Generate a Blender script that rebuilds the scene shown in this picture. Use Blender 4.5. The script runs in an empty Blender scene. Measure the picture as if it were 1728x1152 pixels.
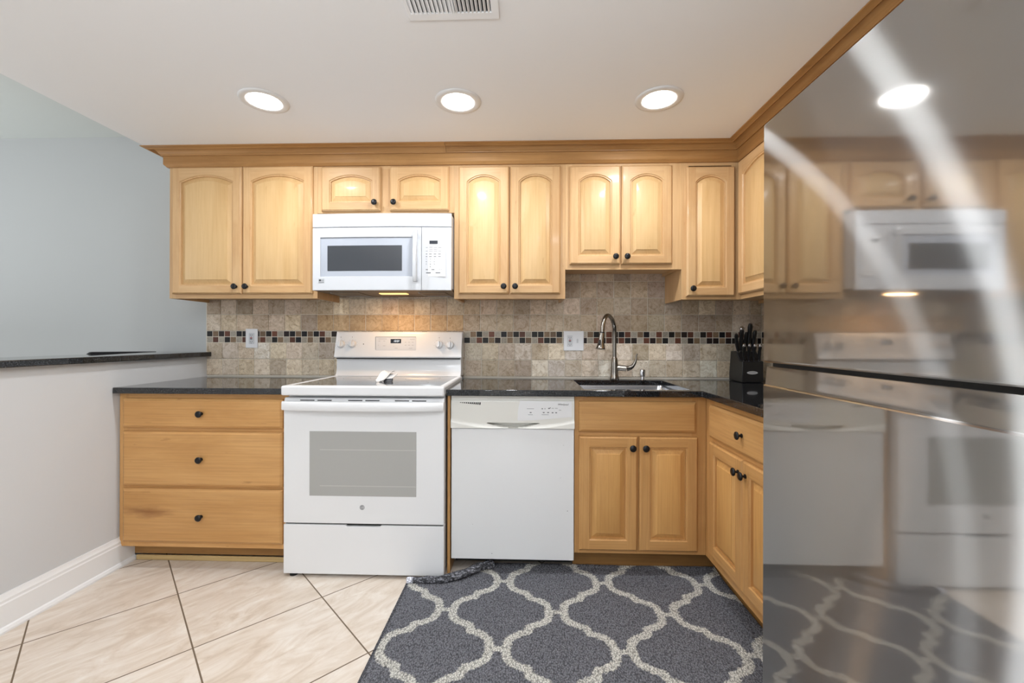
import bpy, bmesh, math, random
import numpy as np
from mathutils import Vector, Matrix
random.seed(7)
SC = bpy.context.scene
COL = SC.collection

# ------------------------------------------------------------------ camera
FPX = 729.0; YAW = 0.032; ROLL = 0.0025; CAM_H = 1.15; HORIZ = 571.0
CAM = Vector((0, 0, CAM_H))
F_ = Vector((-math.sin(YAW), math.cos(YAW), 0))
R0 = Vector((math.cos(YAW), math.sin(YAW), 0)); U0 = Vector((0, 0, 1))
R_ = R0 * math.cos(ROLL) + U0 * math.sin(ROLL)
U_ = U0 * math.cos(ROLL) - R0 * math.sin(ROLL)
cd = bpy.data.cameras.new('camera'); cam = bpy.data.objects.new('camera', cd); COL.objects.link(cam)
cd.sensor_width = 36; cd.lens = 36 * FPX / 1728; cd.shift_y = (HORIZ - 576) / 1728
cd.clip_start = 0.02
m = Matrix((R_, U_, -F_)).transposed().to_4x4(); m.translation = CAM
cam.matrix_world = m
SC.camera = cam
SC.view_settings.view_transform = 'Standard'; SC.view_settings.look = 'None'
SC.view_settings.gamma = 1; SC.view_settings.exposure = 0.0
SC.view_settings.use_curve_mapping = False

def ray(px, py):
    return F_ + R_ * ((px - 864) / FPX) + U_ * ((HORIZ - py) / FPX)
def at(px, py, Y):            # measured pixel -> point on the plane at depth Y
    d = ray(px, py); return CAM + d * (Y / d.y)
def atx(px, py, X):
    d = ray(px, py); return CAM + d * (X / d.x)
def atz(px, py, Z):
    d = ray(px, py); return CAM + d * ((Z - CAM_H) / d.z)

# ------------------------------------------------------------------ world + lights
w = bpy.data.worlds.new('world'); SC.world = w; w.use_nodes = True
bg = w.node_tree.nodes['Background']; bg.inputs[0].default_value = (0.94, 0.97, 1.0, 1); bg.inputs[1].default_value = 0.6

YW = 2.72                      # back wall
YU = YW - 0.305                # upper face frame
YUD = YU - 0.020               # upper door front
YB = YW - 0.61; YBD = YB - 0.020
ZC = 0.903; ZCB = 0.873        # counter top / underside
YCF = 2.072                    # counter front edge
CEIL = 2.213; CEIL2 = 2.45
XKW = -2.045                   # knee wall face (kitchen side)
XRW = 1.46                     # right wall
XRB = 0.868; XRBD = XRB - 0.02  # right-run base face frame / door fronts
XRC = 0.836                    # right-run counter front edge
XRU = 1.171                    # right-run upper face frame
XFR = 0.664                    # refrigerator door front (edges)

def light(name, kind, loc, energy, color=(1, 1, 1), size=0.1, rot=(0, 0, 0), sy=None, shape=None, spread=None):
    l = bpy.data.lights.new(name, kind); l.energy = energy; l.color = color
    if kind == 'AREA':
        l.size = size
        if shape: l.shape = shape
        if sy: l.shape = 'RECTANGLE'; l.size_y = sy
        if spread: l.spread = spread
    else: l.shadow_soft_size = size
    o = bpy.data.objects.new(name, l); COL.objects.link(o); o.location = loc; o.rotation_euler = rot
    return o
LAMP_PX = [(446, 170), (773, 171), (1112, 167)]
LAMPS = [atz(p[0], p[1], CEIL) for p in LAMP_PX]
LAMP_E = 7.5
for i, p in enumerate(LAMPS):
    light('recessed_lamp_light', 'AREA', (p.x, p.y, CEIL - 0.012), LAMP_E, (0.94, 0.97, 1.0), 0.12, shape='DISK')
REAR_FILLS = [(-1.2, 0.2), (0.3, 0.2), (-1.2, -1.5), (0.3, -1.5)]  # unseen overhead fill lights added behind the camera for ambient light
for x, y in REAR_FILLS:
    light('fill_overhead_rear', 'AREA', (x, y, CEIL - 0.012), 7, (0.94, 0.97, 1.0), 0.12, shape='DISK')
# unseen area fills added behind and to the left to brighten the kitchen
light('fill_rear', 'AREA', (-0.6, -2.5, 1.35), 20, (0.94, 0.975, 1.0), 2.6, (math.radians(90), 0, 0), 1.7)
light('fill_left', 'AREA', (-4.9, 0.6, 1.5), 22, (0.95, 0.975, 1.0), 2.4, (math.radians(90), 0, math.radians(-90)), 1.6)

# upward fills added out of view to lighten the ceiling and left room
light('fill_ceiling', 'AREA', (-0.3, -0.7, 1.45), 48, (0.94, 0.975, 1.0), 0.9, (math.radians(180), 0, 0))
light('fill_left_room', 'AREA', (-3.7, 1.2, 1.2), 14, (0.97, 0.99, 1.0), 1.0, (math.radians(180), 0, 0))

# ------------------------------------------------------------------ materials
def lin(c):
    c = c / 255.0
    return c / 12.92 if c <= 0.04045 else ((c + 0.055) / 1.055) ** 2.4
def rgb(r, g, b): return (lin(r), lin(g), lin(b), 1)

def base_mat(name, col=(0.8, 0.8, 0.8, 1), rough=0.5, metal=0.0, coat=0.0, spec=0.5):
    mt = bpy.data.materials.new(name); mt.use_nodes = True
    b = mt.node_tree.nodes['Principled BSDF']
    b.inputs['Base Color'].default_value = col; b.inputs['Roughness'].default_value = rough
    b.inputs['Metallic'].default_value = metal; b.inputs['Coat Weight'].default_value = coat
    b.inputs['Coat Roughness'].default_value = 0.1
    b.inputs['Specular IOR Level'].default_value = spec
    return mt
class NT:
    def __init__(s, mt): s.nt = mt.node_tree; s.b = s.nt.nodes['Principled BSDF']
    def n(s, t, **k):
        x = s.nt.nodes.new(t)
        for a, v in k.items(): setattr(x, a, v)
        return x
    def l(s, a, b): s.nt.links.new(a, b)
    def coords(s, scale, rnd=True, kind='Object'):
        tc = s.n('ShaderNodeTexCoord'); mp = s.n('ShaderNodeMapping'); mp.inputs['Scale'].default_value = scale
        s.l(tc.outputs[kind], mp.inputs['Vector'])
        if rnd:
            oi = s.n('ShaderNodeObjectInfo'); mu = s.n('ShaderNodeMath', operation='MULTIPLY'); mu.inputs[1].default_value = 37.0
            s.l(oi.outputs['Random'], mu.inputs[0]); cb = s.n('ShaderNodeCombineXYZ')
            for i in range(3): s.l(mu.outputs[0], cb.inputs[i])
            s.l(cb.outputs[0], mp.inputs['Location'])
        return mp.outputs[0]
    def noise(s, vec, scale, detail=4, rough=0.6, dist=0.0):
        x = s.n('ShaderNodeTexNoise'); x.inputs['Scale'].default_value = scale; x.inputs['Detail'].default_value = detail
        x.inputs['Roughness'].default_value = rough; x.inputs['Distortion'].default_value = dist
        s.l(vec, x.inputs['Vector']); return x.outputs['Fac']
    def ramp(s, fac, stops):
        r = s.n('ShaderNodeValToRGB'); e = r.color_ramp.elements
        while len(e) < len(stops): e.new(0.5)
        for q, (p, c) in zip(e, stops): q.position = p; q.color = c
        s.l(fac, r.inputs[0]); return r.outputs[0]
    def mix(s, fac, a, b, mode='MIX'):
        x = s.n('ShaderNodeMix', data_type='RGBA', blend_type=mode)
        for sock, v in ((x.inputs[0], fac), (x.inputs[6], a), (x.inputs[7], b)):
            if hasattr(v, 'is_linked') or hasattr(v, 'links'): s.l(v, sock)
            else: sock.default_value = v
        return x.outputs[2]
    def bump(s, h, strength=0.2, dist=0.002):
        x = s.n('ShaderNodeBump'); x.inputs['Strength'].default_value = strength; x.inputs['Distance'].default_value = dist
        s.l(h, x.inputs['Height']); s.l(x.outputs[0], s.b.inputs['Normal'])

def wood(name, axis, c1, c2, fleck, rough=0.42):
    mt = base_mat(name, rough=rough, coat=0.08, spec=0.35); t = NT(mt)
    sc = {'v': (6.5, 6.5, 1.3), 'h': (1.3, 1.3, 6.5)}[axis]
    sf = {'v': (60, 60, 1.6), 'h': (1.6, 1.6, 60)}[axis]
    v = t.coords(sc); v2 = t.coords(sf)
    a = t.noise(v, 1.0, 5, 0.6, 0.9); col = t.ramp(a, [(0.3, c2), (0.62, c1)])
    f = t.noise(v2, 2.2, 3, 0.5)
    col = t.mix(t.ramp(f, [(0.40, (0, 0, 0, 1)), (0.75, (0.24, 0.24, 0.24, 1))]), col, fleck)
    # small dark mineral flecks
    sd = {'v': (22, 22, 5), 'h': (5, 5, 22)}[axis]
    d = t.noise(t.coords(sd), 2.0, 2, 0.5)
    col = t.mix(t.ramp(d, [(0.70, (0, 0, 0, 1)), (0.80, (0.45, 0.45, 0.45, 1))]), col, fleck)
    oi = t.n('ShaderNodeObjectInfo'); hv = t.n('ShaderNodeHueSaturation')
    mr = t.n('ShaderNodeMapRange'); mr.inputs[3].default_value = 0.93; mr.inputs[4].default_value = 1.06
    t.l(oi.outputs['Random'], mr.inputs[0]); t.l(mr.outputs[0], hv.inputs['Value']); t.l(col, hv.inputs['Color'])
    t.l(hv.outputs[0], t.b.inputs['Base Color'])
    t.bump(f, 0.05, 0.001)
    return mt
M = {}
UC1, UC2, UCF = rgb(212, 176, 130), rgb(196, 155, 108), rgb(166, 118, 74)
BC1, BC2, BCF = rgb(210, 162, 104), rgb(194, 144, 86), rgb(134, 86, 46)
M['maple_v'] = wood('maple_vertical', 'v', UC1, UC2, UCF)
M['maple_h'] = wood('maple_horizontal', 'h', UC1, UC2, UCF)
M['maple_panel'] = wood('maple_panel', 'v', rgb(217, 183, 133), rgb(203, 165, 113), rgb(182, 138, 88))
M['honey_v'] = wood('honey_maple_vertical', 'v', BC1, BC2, BCF)
M['honey_h'] = wood('honey_maple_horizontal', 'h', BC1, BC2, BCF)
M['honey_panel'] = wood('honey_maple_panel', 'v', rgb(208, 160, 98), rgb(193, 142, 82), rgb(150, 98, 52))
M['crown_wood'] = wood('crown_wood', 'h', rgb(182, 138, 86), rgb(160, 116, 68), rgb(116, 76, 40))
def knot_wood(cx, cz):
    mt = M['honey_h'].copy(); mt.name = 'honey_maple_with_knot'; t = NT(mt)
    src = t.b.inputs['Base Color'].links[0].from_socket
    tc = t.n('ShaderNodeTexCoord'); mp = t.n('ShaderNodeMapping'); mp.vector_type = 'POINT'
    mp.inputs['Location'].default_value = (-cx, 0, -cz); t.l(tc.outputs['Object'], mp.inputs[0])
    m2 = t.n('ShaderNodeMapping'); m2.inputs['Rotation'].default_value = (0, math.radians(-14), 0); m2.inputs['Scale'].default_value = (1 / 0.19, 0.001, 1 / 0.042); t.l(mp.outputs[0], m2.inputs[0])
    nz = t.n('ShaderNodeTexNoise'); nz.inputs['Scale'].default_value = 1.6; nz.inputs['Detail'].default_value = 5; t.l(m2.outputs[0], nz.inputs['Vector'])
    ln = t.n('ShaderNodeVectorMath', operation='LENGTH'); t.l(m2.outputs[0], ln.inputs[0])
    ad = t.n('ShaderNodeMath', operation='MULTIPLY_ADD'); t.l(nz.outputs['Fac'], ad.inputs[0]); ad.inputs[1].default_value = 1.4; t.l(ln.outputs['Value'], ad.inputs[2])
    f = t.ramp(ad.outputs[0], [(0.0, (0.75, 0.75, 0.75, 1)), (0.5, (0.75, 0.75, 0.75, 1)), (0.98, (0, 0, 0, 1))])
    f2 = t.n('ShaderNodeMath', operation='MULTIPLY'); f2.inputs[1].default_value = 0.55; t.l(ad.outputs[0], f2.inputs[0])
    f = t.ramp(f2.outputs[0], [(0.25, (0.8, 0.8, 0.8, 1)), (0.55, (0.45, 0.45, 0.45, 1)), (0.85, (0, 0, 0, 1))])
    t.l(t.mix(f, src, rgb(112, 60, 26)), t.b.inputs['Base Color']); return mt
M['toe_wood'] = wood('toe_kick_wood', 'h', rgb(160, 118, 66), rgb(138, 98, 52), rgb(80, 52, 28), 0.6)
M['shoe_wood'] = wood('shoe_moulding_wood', 'h', rgb(206, 180, 128), rgb(190, 160, 108), rgb(120, 86, 50), 0.6)
M['knob'] = base_mat('blackened_bronze', rgb(38, 38, 40), 0.35, 0.6)
M['white'] = base_mat('white_enamel', rgb(228, 229, 231), 0.28, coat=0.4)
M['white_mw'] = base_mat('bright_white_plastic', rgb(207, 210, 215), 0.35, coat=0.1)
M['bisque'] = base_mat('off_white_plastic', rgb(222, 221, 215), 0.4)
M['dw_door'] = base_mat('white_painted_steel', rgb(226, 227, 228), 0.35)
M['plate'] = base_mat('white_outlet_plastic', rgb(232, 234, 238), 0.35)
M['dark_gap'] = base_mat('dark_recess', rgb(22, 22, 22), 0.7)
M['black_plastic'] = base_mat('black_plastic', rgb(20, 20, 22), 0.35)
M['grey_print'] = base_mat('grey_print', rgb(120, 122, 126), 0.6)
M['light_print'] = base_mat('light_grey_print', rgb(170, 172, 176), 0.6)
M['dark_print'] = base_mat('dark_print', rgb(45, 46, 50), 0.6)
M['red_plastic'] = base_mat('red_plastic', rgb(170, 40, 40), 0.4)
M['oven_glass'] = base_mat('grey_oven_glass', rgb(168, 168, 165), 0.12)
M['oven_line'] = base_mat('pale_rack_line', rgb(186, 186, 182), 0.2)
M['mw_glass'] = base_mat('dark_microwave_glass', rgb(66, 69, 74), 0.08)
M['mw_bezel'] = base_mat('pale_grey_bezel', rgb(176, 182, 193), 0.25)
M['ctop_glass'] = base_mat('black_ceramic_glass', rgb(58, 59, 64), 0.04, coat=0.5, spec=0.8)
M['display'] = base_mat('black_display', rgb(30, 36, 48), 0.1)
M['handle_grey'] = base_mat('silver_grey_plastic', rgb(205, 208, 212), 0.2, 0.3)
M['nickel'] = base_mat('brushed_nickel', rgb(140, 135, 128), 0.24, 1.0)
M['chrome'] = base_mat('chrome', rgb(205, 205, 208), 0.1, 1.0)
M['sink_steel'] = base_mat('sink_steel', rgb(190, 192, 196), 0.25, 1.0)
M['hood_steel'] = base_mat('brown_grey_hood_metal', rgb(112, 100, 88), 0.45, 0.5)
M['rubber'] = base_mat('black_rubber', rgb(24, 24, 24), 0.8)
M['ceramic'] = base_mat('white_ceramic', rgb(214, 214, 214), 0.15, coat=0.3)
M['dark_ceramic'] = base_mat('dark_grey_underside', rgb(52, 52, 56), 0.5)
M['trimwhite'] = base_mat('white_trim_paint', rgb(236, 237, 238), 0.35)
M['fridge_side'] = base_mat('grey_fridge_case', rgb(92, 92, 94), 0.45, 0.3)
M['stool_black'] = base_mat('black_painted_wood', rgb(26, 26, 30), 0.35)
M['clear_ring'] = base_mat('white_lamp_trim', rgb(225, 225, 225), 0.4)
M['vent_dark'] = base_mat('duct_dark', rgb(20, 20, 20), 0.9)
def emis(name, col, s):
    mt = base_mat(name, col); b = mt.node_tree.nodes['Principled BSDF']
    b.inputs['Emission Color'].default_value = col; b.inputs['Emission Strength'].default_value = s; return mt
M['lamp_lens'] = emis('lit_lamp_lens', (1, 0.98, 0.95, 1), 14)
M['hood_lens'] = emis('warm_lit_lens', rgb(255, 200, 120), 2.2)
M['digits'] = emis('lit_clock_digits', rgb(225, 240, 255), 1.0)

def paint(name, col, rough=0.7):
    mt = base_mat(name, col, rough); t = NT(mt)
    v = t.coords((1, 1, 1), False); t.bump(t.noise(v, 180, 2), 0.05, 0.001); return mt
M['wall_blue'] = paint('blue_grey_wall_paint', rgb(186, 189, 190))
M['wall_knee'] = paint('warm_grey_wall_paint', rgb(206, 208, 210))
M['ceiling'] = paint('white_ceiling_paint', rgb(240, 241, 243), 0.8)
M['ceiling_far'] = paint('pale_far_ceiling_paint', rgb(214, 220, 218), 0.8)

mt = base_mat('black_speckled_granite', rough=0.05, spec=0.8); t = NT(mt); M['granite'] = mt
v = t.coords((1, 1, 1), False)
vo = t.n('ShaderNodeTexVoronoi'); vo.inputs['Scale'].default_value = 300; t.l(v, vo.inputs['Vector'])
sp = t.ramp(t.noise(v, 210, 3, 0.7), [(0.50, (0, 0, 0, 1)), (0.72, (1, 1, 1, 1))])
g = t.mix(sp, rgb(10, 11, 13), rgb(78, 82, 88))
sp2 = t.ramp(vo.outputs['Distance'], [(0.08, (0.6, 0.6, 0.6, 1)), (0.18, (0, 0, 0, 1))])
g = t.mix(sp2, g, rgb(120, 122, 126)); t.l(g, t.b.inputs['Base Color'])

# travertine: tile colour is stored per tile
mt = base_mat('tumbled_travertine', rough=0.62, spec=0.3); t = NT(mt); M['tile'] = mt
at_ = t.n('ShaderNodeAttribute', attribute_name='tilecol')
v = t.coords((1, 1, 1), False)
n1 = t.noise(v, 28, 6, 0.7, 1.2); n2 = t.noise(v, 160, 3, 0.7, 0.6)
vv = t.ramp(n1, [(0.28, rgb(180, 164, 142)), (0.44, rgb(222, 215, 204)), (0.56, rgb(240, 237, 232)), (0.72, rgb(255, 252, 246))])
c = t.mix(1.0, at_.outputs['Color'], vv, 'MULTIPLY')
pits = t.ramp(n2, [(0.30, (1, 1, 1, 1)), (0.40, (0, 0, 0, 1))])
c = t.mix(pits, c, rgb(110, 90, 66)); t.l(c, t.b.inputs['Base Color'])
t.bump(n2, 0.35, 0.003)
mt = base_mat('mosaic_stone', rough=0.45, spec=0.3); t = NT(mt); M['mosaic'] = mt
at_ = t.n('ShaderNodeAttribute', attribute_name='tilecol')
n1 = t.noise(t.coords((1, 1, 1), False), 120, 4, 0.7)
c = t.mix(1.0, at_.outputs['Color'], t.ramp(n1, [(0.3, rgb(200, 200, 200)), (0.7, (1, 1, 1, 1))]), 'MULTIPLY')
t.l(c, t.b.inputs['Base Color'])
M['grout'] = paint('pale_grout', rgb(216, 209, 196), 0.9)

# stainless: horizontal brush direction along Y
mt = bpy.data.materials.new('brushed_stainless'); mt.use_nodes = True; M['steel'] = mt
nt = mt.node_tree; nt.nodes.clear()
out = nt.nodes.new('ShaderNodeOutputMaterial'); mx = nt.nodes.new('ShaderNodeMixShader'); mx.inputs[0].default_value = 0.33
g1 = nt.nodes.new('ShaderNodeBsdfAnisotropic'); g2 = nt.nodes.new('ShaderNodeBsdfAnisotropic')
cb = nt.nodes.new('ShaderNodeCombineXYZ'); cb.inputs[1].default_value = 1.0
g1.inputs['Color'].default_value = (0.39, 0.375, 0.36, 1); g1.inputs['Roughness'].default_value = 0.045; g1.inputs['Anisotropy'].default_value = 0.0
g2.inputs['Color'].default_value = (0.80, 0.80, 0.80, 1); g2.inputs['Roughness'].default_value = 0.44; g2.inputs['Anisotropy'].default_value = 0.955
for g_ in (g1, g2): nt.links.new(cb.outputs[0], g_.inputs['Tangent'])
tc = nt.nodes.new('ShaderNodeTexCoord'); mp = nt.nodes.new('ShaderNodeMapping'); mp.inputs['Scale'].default_value = (1, 3, 260)
nz = nt.nodes.new('ShaderNodeTexNoise'); nz.inputs['Scale'].default_value = 3; nz.inputs['Detail'].default_value = 3
nt.links.new(tc.outputs['Object'], mp.inputs[0]); nt.links.new(mp.outputs[0], nz.inputs['Vector'])
bp = nt.nodes.new('ShaderNodeBump'); bp.inputs['Strength'].default_value = 0.02; bp.inputs['Distance'].default_value = 0.0005
nt.links.new(nz.outputs['Fac'], bp.inputs['Height']); nt.links.new(bp.outputs[0], g2.inputs['Normal'])
nt.links.new(g1.outputs[0], mx.inputs[1]); nt.links.new(g2.outputs[0], mx.inputs[2]); nt.links.new(mx.outputs[0], out.inputs[0])

# floor tile, laid at 45 degrees: pattern lives in the floor's own material
mt = base_mat('beige_stone_floor_tile', rough=0.30, spec=0.4); t = NT(mt); M['floor'] = mt
TP = 0.4646; SA = 0.332; SB = -3.449
tc = t.n('ShaderNodeTexCoord'); sx = t.n('ShaderNodeSeparateXYZ'); t.l(tc.outputs['Object'], sx.inputs[0])
def mth(op, a, b=None):
    x = t.n('ShaderNodeMath', operation=op)
    for i, q in enumerate((a, b)):
        if q is None: continue
        if isinstance(q, (int, float)): x.inputs[i].default_value = q
        else: t.l(q, x.inputs[i])
    return x.outputs[0]
P2 = TP * math.sqrt(2)
s_ = mth('DIVIDE', mth('SUBTRACT', mth('ADD', sx.outputs[0], sx.outputs[1]), SA), P2)
d_ = mth('DIVIDE', mth('SUBTRACT', mth('SUBTRACT', sx.outputs[0], sx.outputs[1]), SB), P2)
def edge(q):
    f = mth('FRACT', q); return mth('MINIMUM', f, mth('SUBTRACT', 1.0, f))
gr = mth('MINIMUM', edge(s_), edge(d_))
gfac = mth('LESS_THAN', gr, 0.0058)
cb2 = t.n('ShaderNodeCombineXYZ'); t.l(mth('FLOOR', s_), cb2.inputs[0]); t.l(mth('FLOOR', d_), cb2.inputs[1])
wn = t.n('ShaderNodeTexWhiteNoise', noise_dimensions='3D'); t.l(cb2.outputs[0], wn.inputs['Vector'])
va = t.n('ShaderNodeVectorMath', operation='MULTIPLY'); va.inputs[1].default_value = (2.4, 6.5, 1)
vr = t.n('ShaderNodeVectorRotate'); vr.inputs['Axis'].default_value = (0, 0, 1); vr.inputs['Angle'].default_value = -0.95
t.l(tc.outputs['Object'], vr.inputs['Vector']); t.l(vr.outputs[0], va.inputs[0])
vs = t.n('ShaderNodeVectorMath', operation='SCALE'); vs.inputs[3].default_value = 9.0; t.l(wn.outputs['Color'], vs.inputs[0])
vad = t.n('ShaderNodeVectorMath', operation='ADD'); t.l(va.outputs[0], vad.inputs[0]); t.l(vs.outputs[0], vad.inputs[1])
nv = t.noise(vad.outputs[0], 1.7, 9, 0.68, 1.9)
fc = t.ramp(nv, [(0.30, rgb(196, 180, 163)), (0.44, rgb(210, 196, 181)), (0.56, rgb(219, 208, 196)), (0.72, rgb(230, 223, 214))])
fc = t.mix(gfac, fc, rgb(112, 96, 78)); t.l(fc, t.b.inputs['Base Color'])
rr = t.n('ShaderNodeMapRange'); t.l(gfac, rr.inputs[0]); rr.inputs[3].default_value = 0.32; rr.inputs[4].default_value = 0.9
t.l(rr.outputs[0], t.b.inputs['Roughness'])
t.bump(mth('MULTIPLY', gfac, -1.0), 0.4, 0.002)

mt = base_mat('woven_rug', rough=0.95, spec=0.1); t = NT(mt); M['rug'] = mt
at_ = t.n('ShaderNodeAttribute', attribute_name='rugcol')
v = t.coords((1, 1, 1), False)
wv = t.n('ShaderNodeTexVoronoi'); wv.inputs['Scale'].default_value = 1
mp = t.n('ShaderNodeMapping'); mp.inputs['Scale'].default_value = (210, 125, 125); t.l(v, mp.inputs[0]); t.l(mp.outputs[0], wv.inputs['Vector'])
c = t.mix(1.0, at_.outputs['Color'], t.ramp(wv.outputs['Distance'], [(0.1, (1, 1, 1, 1)), (0.75, rgb(150, 150, 150))]), 'MULTIPLY')
t.l(c, t.b.inputs['Base Color'])
iv = t.n('ShaderNodeMath', operation='MULTIPLY'); iv.inputs[1].default_value = -1; t.l(wv.outputs['Distance'], iv.inputs[0])
t.bump(iv.outputs[0], 0.8, 0.004)

# ------------------------------------------------------------------ mesh helpers
class MB:
    def __init__(s, T=None): s.bm = bmesh.new(); s.T = T; s.mats = []; s.mi = 0
    def mat(s, key):
        if key not in s.mats: s.mats.append(key)
        s.mi = s.mats.index(key); return s
    def v(s, p): return s.bm.verts.new(p)
    def face(s, vs):
        try: f = s.bm.faces.new(vs)
        except ValueError: return None
        f.material_index = s.mi; return f
    def poly(s, pts): s.face([s.v(p) for p in pts]); return s
    def box(s, a, b):
        x0, y0, z0 = [min(a[i], b[i]) for i in range(3)]; x1, y1, z1 = [max(a[i], b[i]) for i in range(3)]
        q = [s.v(p) for p in [(x0, y0, z0), (x1, y0, z0), (x1, y1, z0), (x0, y1, z0), (x0, y0, z1), (x1, y0, z1), (x1, y1, z1), (x0, y1, z1)]]
        for f in [(0, 3, 2, 1), (4, 5, 6, 7), (0, 1, 5, 4), (1, 2, 6, 5), (2, 3, 7, 6), (3, 0, 4, 7)]: s.face([q[i] for i in f])
        return s
    def prism(s, pts, off):          # closed polygon of 3D points extruded by a vector
        off = Vector(off); a = [s.v(p) for p in pts]; b = [s.v(Vector(p) + off) for p in pts]; n = len(a)
        s.face(a[::-1]); s.face(b)
        for i in range(n): s.face([a[i], a[(i + 1) % n], b[(i + 1) % n], b[i]])
        return s
    def loft(s, rings, close=True, cap0=True, cap1=True):
        R = [[s.v(p) for p in r] for r in rings]; n = len(R[0])
        for r0, r1 in zip(R, R[1:]):
            for i in range(n if close else n - 1): s.face([r0[i], r0[(i + 1) % n], r1[(i + 1) % n], r1[i]])
        if cap0: s.face(R[0][::-1])
        if cap1: s.face(R[-1])
        return s
    def tube(s, pts, rad, seg=14, flat=1.0):
        pts = [Vector(p) for p in pts]; n = len(pts)
        if not isinstance(rad, (list, tuple)): rad = [rad] * n
        rings = []; up = None
        for i, p in enumerate(pts):
            d = (pts[min(i + 1, n - 1)] - pts[max(i - 1, 0)]).normalized()
            if up is None:
                up = d.orthogonal().normalized()
            up = (up - d * up.dot(d)).normalized(); sd = d.cross(up)
            rings.append([p + (up * math.cos(a) + sd * math.sin(a) * flat) * rad[i] for a in [2 * math.pi * k / seg for k in range(seg)]])
        return s.loft(rings)
    def lathe(s, c, axis, prof, seg=24):     # prof: (along axis, radius)
        c = Vector(c); ax = Vector(axis).normalized(); u = ax.orthogonal().normalized(); w_ = ax.cross(u)
        rings = [[c + ax * h + (u * math.cos(a) + w_ * math.sin(a)) * max(r, 1e-5) for a in [2 * math.pi * k / seg for k in range(seg)]] for h, r in prof]
        return s.loft(rings)
    def grid(s, fn, us, vs):                 # surface fn(u,v)->point
        G = [[s.v(fn(u, v)) for v in vs] for u in us]
        for i in range(len(us) - 1):
            for j in range(len(vs) - 1): s.face([G[i][j], G[i + 1][j], G[i + 1][j + 1], G[i][j + 1]])
        return s
    def cells(s, xs, ys, keep, z0, z1):      # rectilinear slab with holes
        V = {}
        def g(i, j, k):
            if (i, j, k) not in V: V[(i, j, k)] = s.v((xs[i], ys[j], (z0, z1)[k]))
            return V[(i, j, k)]
        nx, ny = len(xs) - 1, len(ys) - 1
        K = lambda i, j: 0 <= i < nx and 0 <= j < ny and keep(i, j)
        for i in range(nx):
            for j in range(ny):
                if not K(i, j): continue
                s.face([g(i, j, 1), g(i + 1, j, 1), g(i + 1, j + 1, 1), g(i, j + 1, 1)])
                s.face([g(i, j, 0), g(i, j + 1, 0), g(i + 1, j + 1, 0), g(i + 1, j, 0)])
                if not K(i, j - 1): s.face([g(i, j, 0), g(i + 1, j, 0), g(i + 1, j, 1), g(i, j, 1)])
                if not K(i, j + 1): s.face([g(i + 1, j + 1, 0), g(i, j + 1, 0), g(i, j + 1, 1), g(i + 1, j + 1, 1)])
                if not K(i - 1, j): s.face([g(i, j + 1, 0), g(i, j, 0), g(i, j, 1), g(i, j + 1, 1)])
                if not K(i + 1, j): s.face([g(i + 1, j, 0), g(i + 1, j + 1, 0), g(i + 1, j + 1, 1), g(i + 1, j, 1)])
        return s
    def text(s, txt, org, u, w_, size, italic=0.0, depth=0.0004, align='CENTER'):
        cu = bpy.data.curves.new('t', 'FONT'); cu.body = txt; cu.size = size; cu.align_x = align; cu.align_y = 'CENTER'
        cu.extrude = depth; cu.shear = italic; cu.resolution_u = 3
        ob = bpy.data.objects.new('t', cu); COL.objects.link(ob)
        dg = bpy.context.evaluated_depsgraph_get(); me = bpy.data.meshes.new_from_object(ob.evaluated_get(dg))
        u = Vector(u).normalized(); w_ = Vector(w_).normalized(); n = u.cross(w_); o = Vector(org)
        vs = [s.v(o + u * q.co.x + w_ * q.co.y + n * q.co.z) for q in me.vertices]
        for p in me.polygons: s.face([vs[i] for i in p.vertices])
        bpy.data.objects.remove(ob); bpy.data.curves.remove(cu); bpy.data.meshes.remove(me)
        return s
    def build(s, name, parent=None, bevel=0, smooth=35, label=None, recalc=True, seg=2):
        bm = s.bm
        if s.T is not None: bmesh.ops.transform(bm, matrix=s.T, verts=bm.verts)
        if parent is not None:
            o = parent.get('_org')
            if o is not None: bmesh.ops.translate(bm, vec=-Vector(o), verts=bm.verts)
        if recalc: bmesh.ops.recalc_face_normals(bm, faces=bm.faces)
        me = bpy.data.meshes.new(name); bm.to_mesh(me); bm.free()
        for k in (s.mats or ['white']): me.materials.append(M[k])
        if smooth:
            me.shade_smooth() if hasattr(me, 'shade_smooth') else None
            for p in me.polygons: p.use_smooth = True
            me.set_sharp_from_angle(angle=math.radians(smooth))
        ob = bpy.data.objects.new(name, me); COL.objects.link(ob)
        if parent is not None:
            ob.parent = parent
            if parent.get('_org') is not None: ob['_org'] = parent['_org']
        if bevel:
            b = ob.modifiers.new('edge', 'BEVEL'); b.width = bevel; b.segments = seg; b.limit_method = 'ANGLE'; b.angle_limit = math.radians(40)
            b.harden_normals = False
        if label: ob['label'] = label
        return ob
def thing(name, loc, label, cat, group=None):
    o = bpy.data.objects.new(name, None); COL.objects.link(o); o.location = loc; o['_org'] = tuple(loc)
    o.empty_display_size = 0.05
    o['label'] = label; o['category'] = cat
    if group: o['group'] = group
    return o
def tag(o, label, cat, group=None, kind=None):
    o['label'] = label; o['category'] = cat
    if group: o['group'] = group
    if kind: o['kind'] = kind
    return o
def struct(o): o['kind'] = 'structure'; return o

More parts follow.
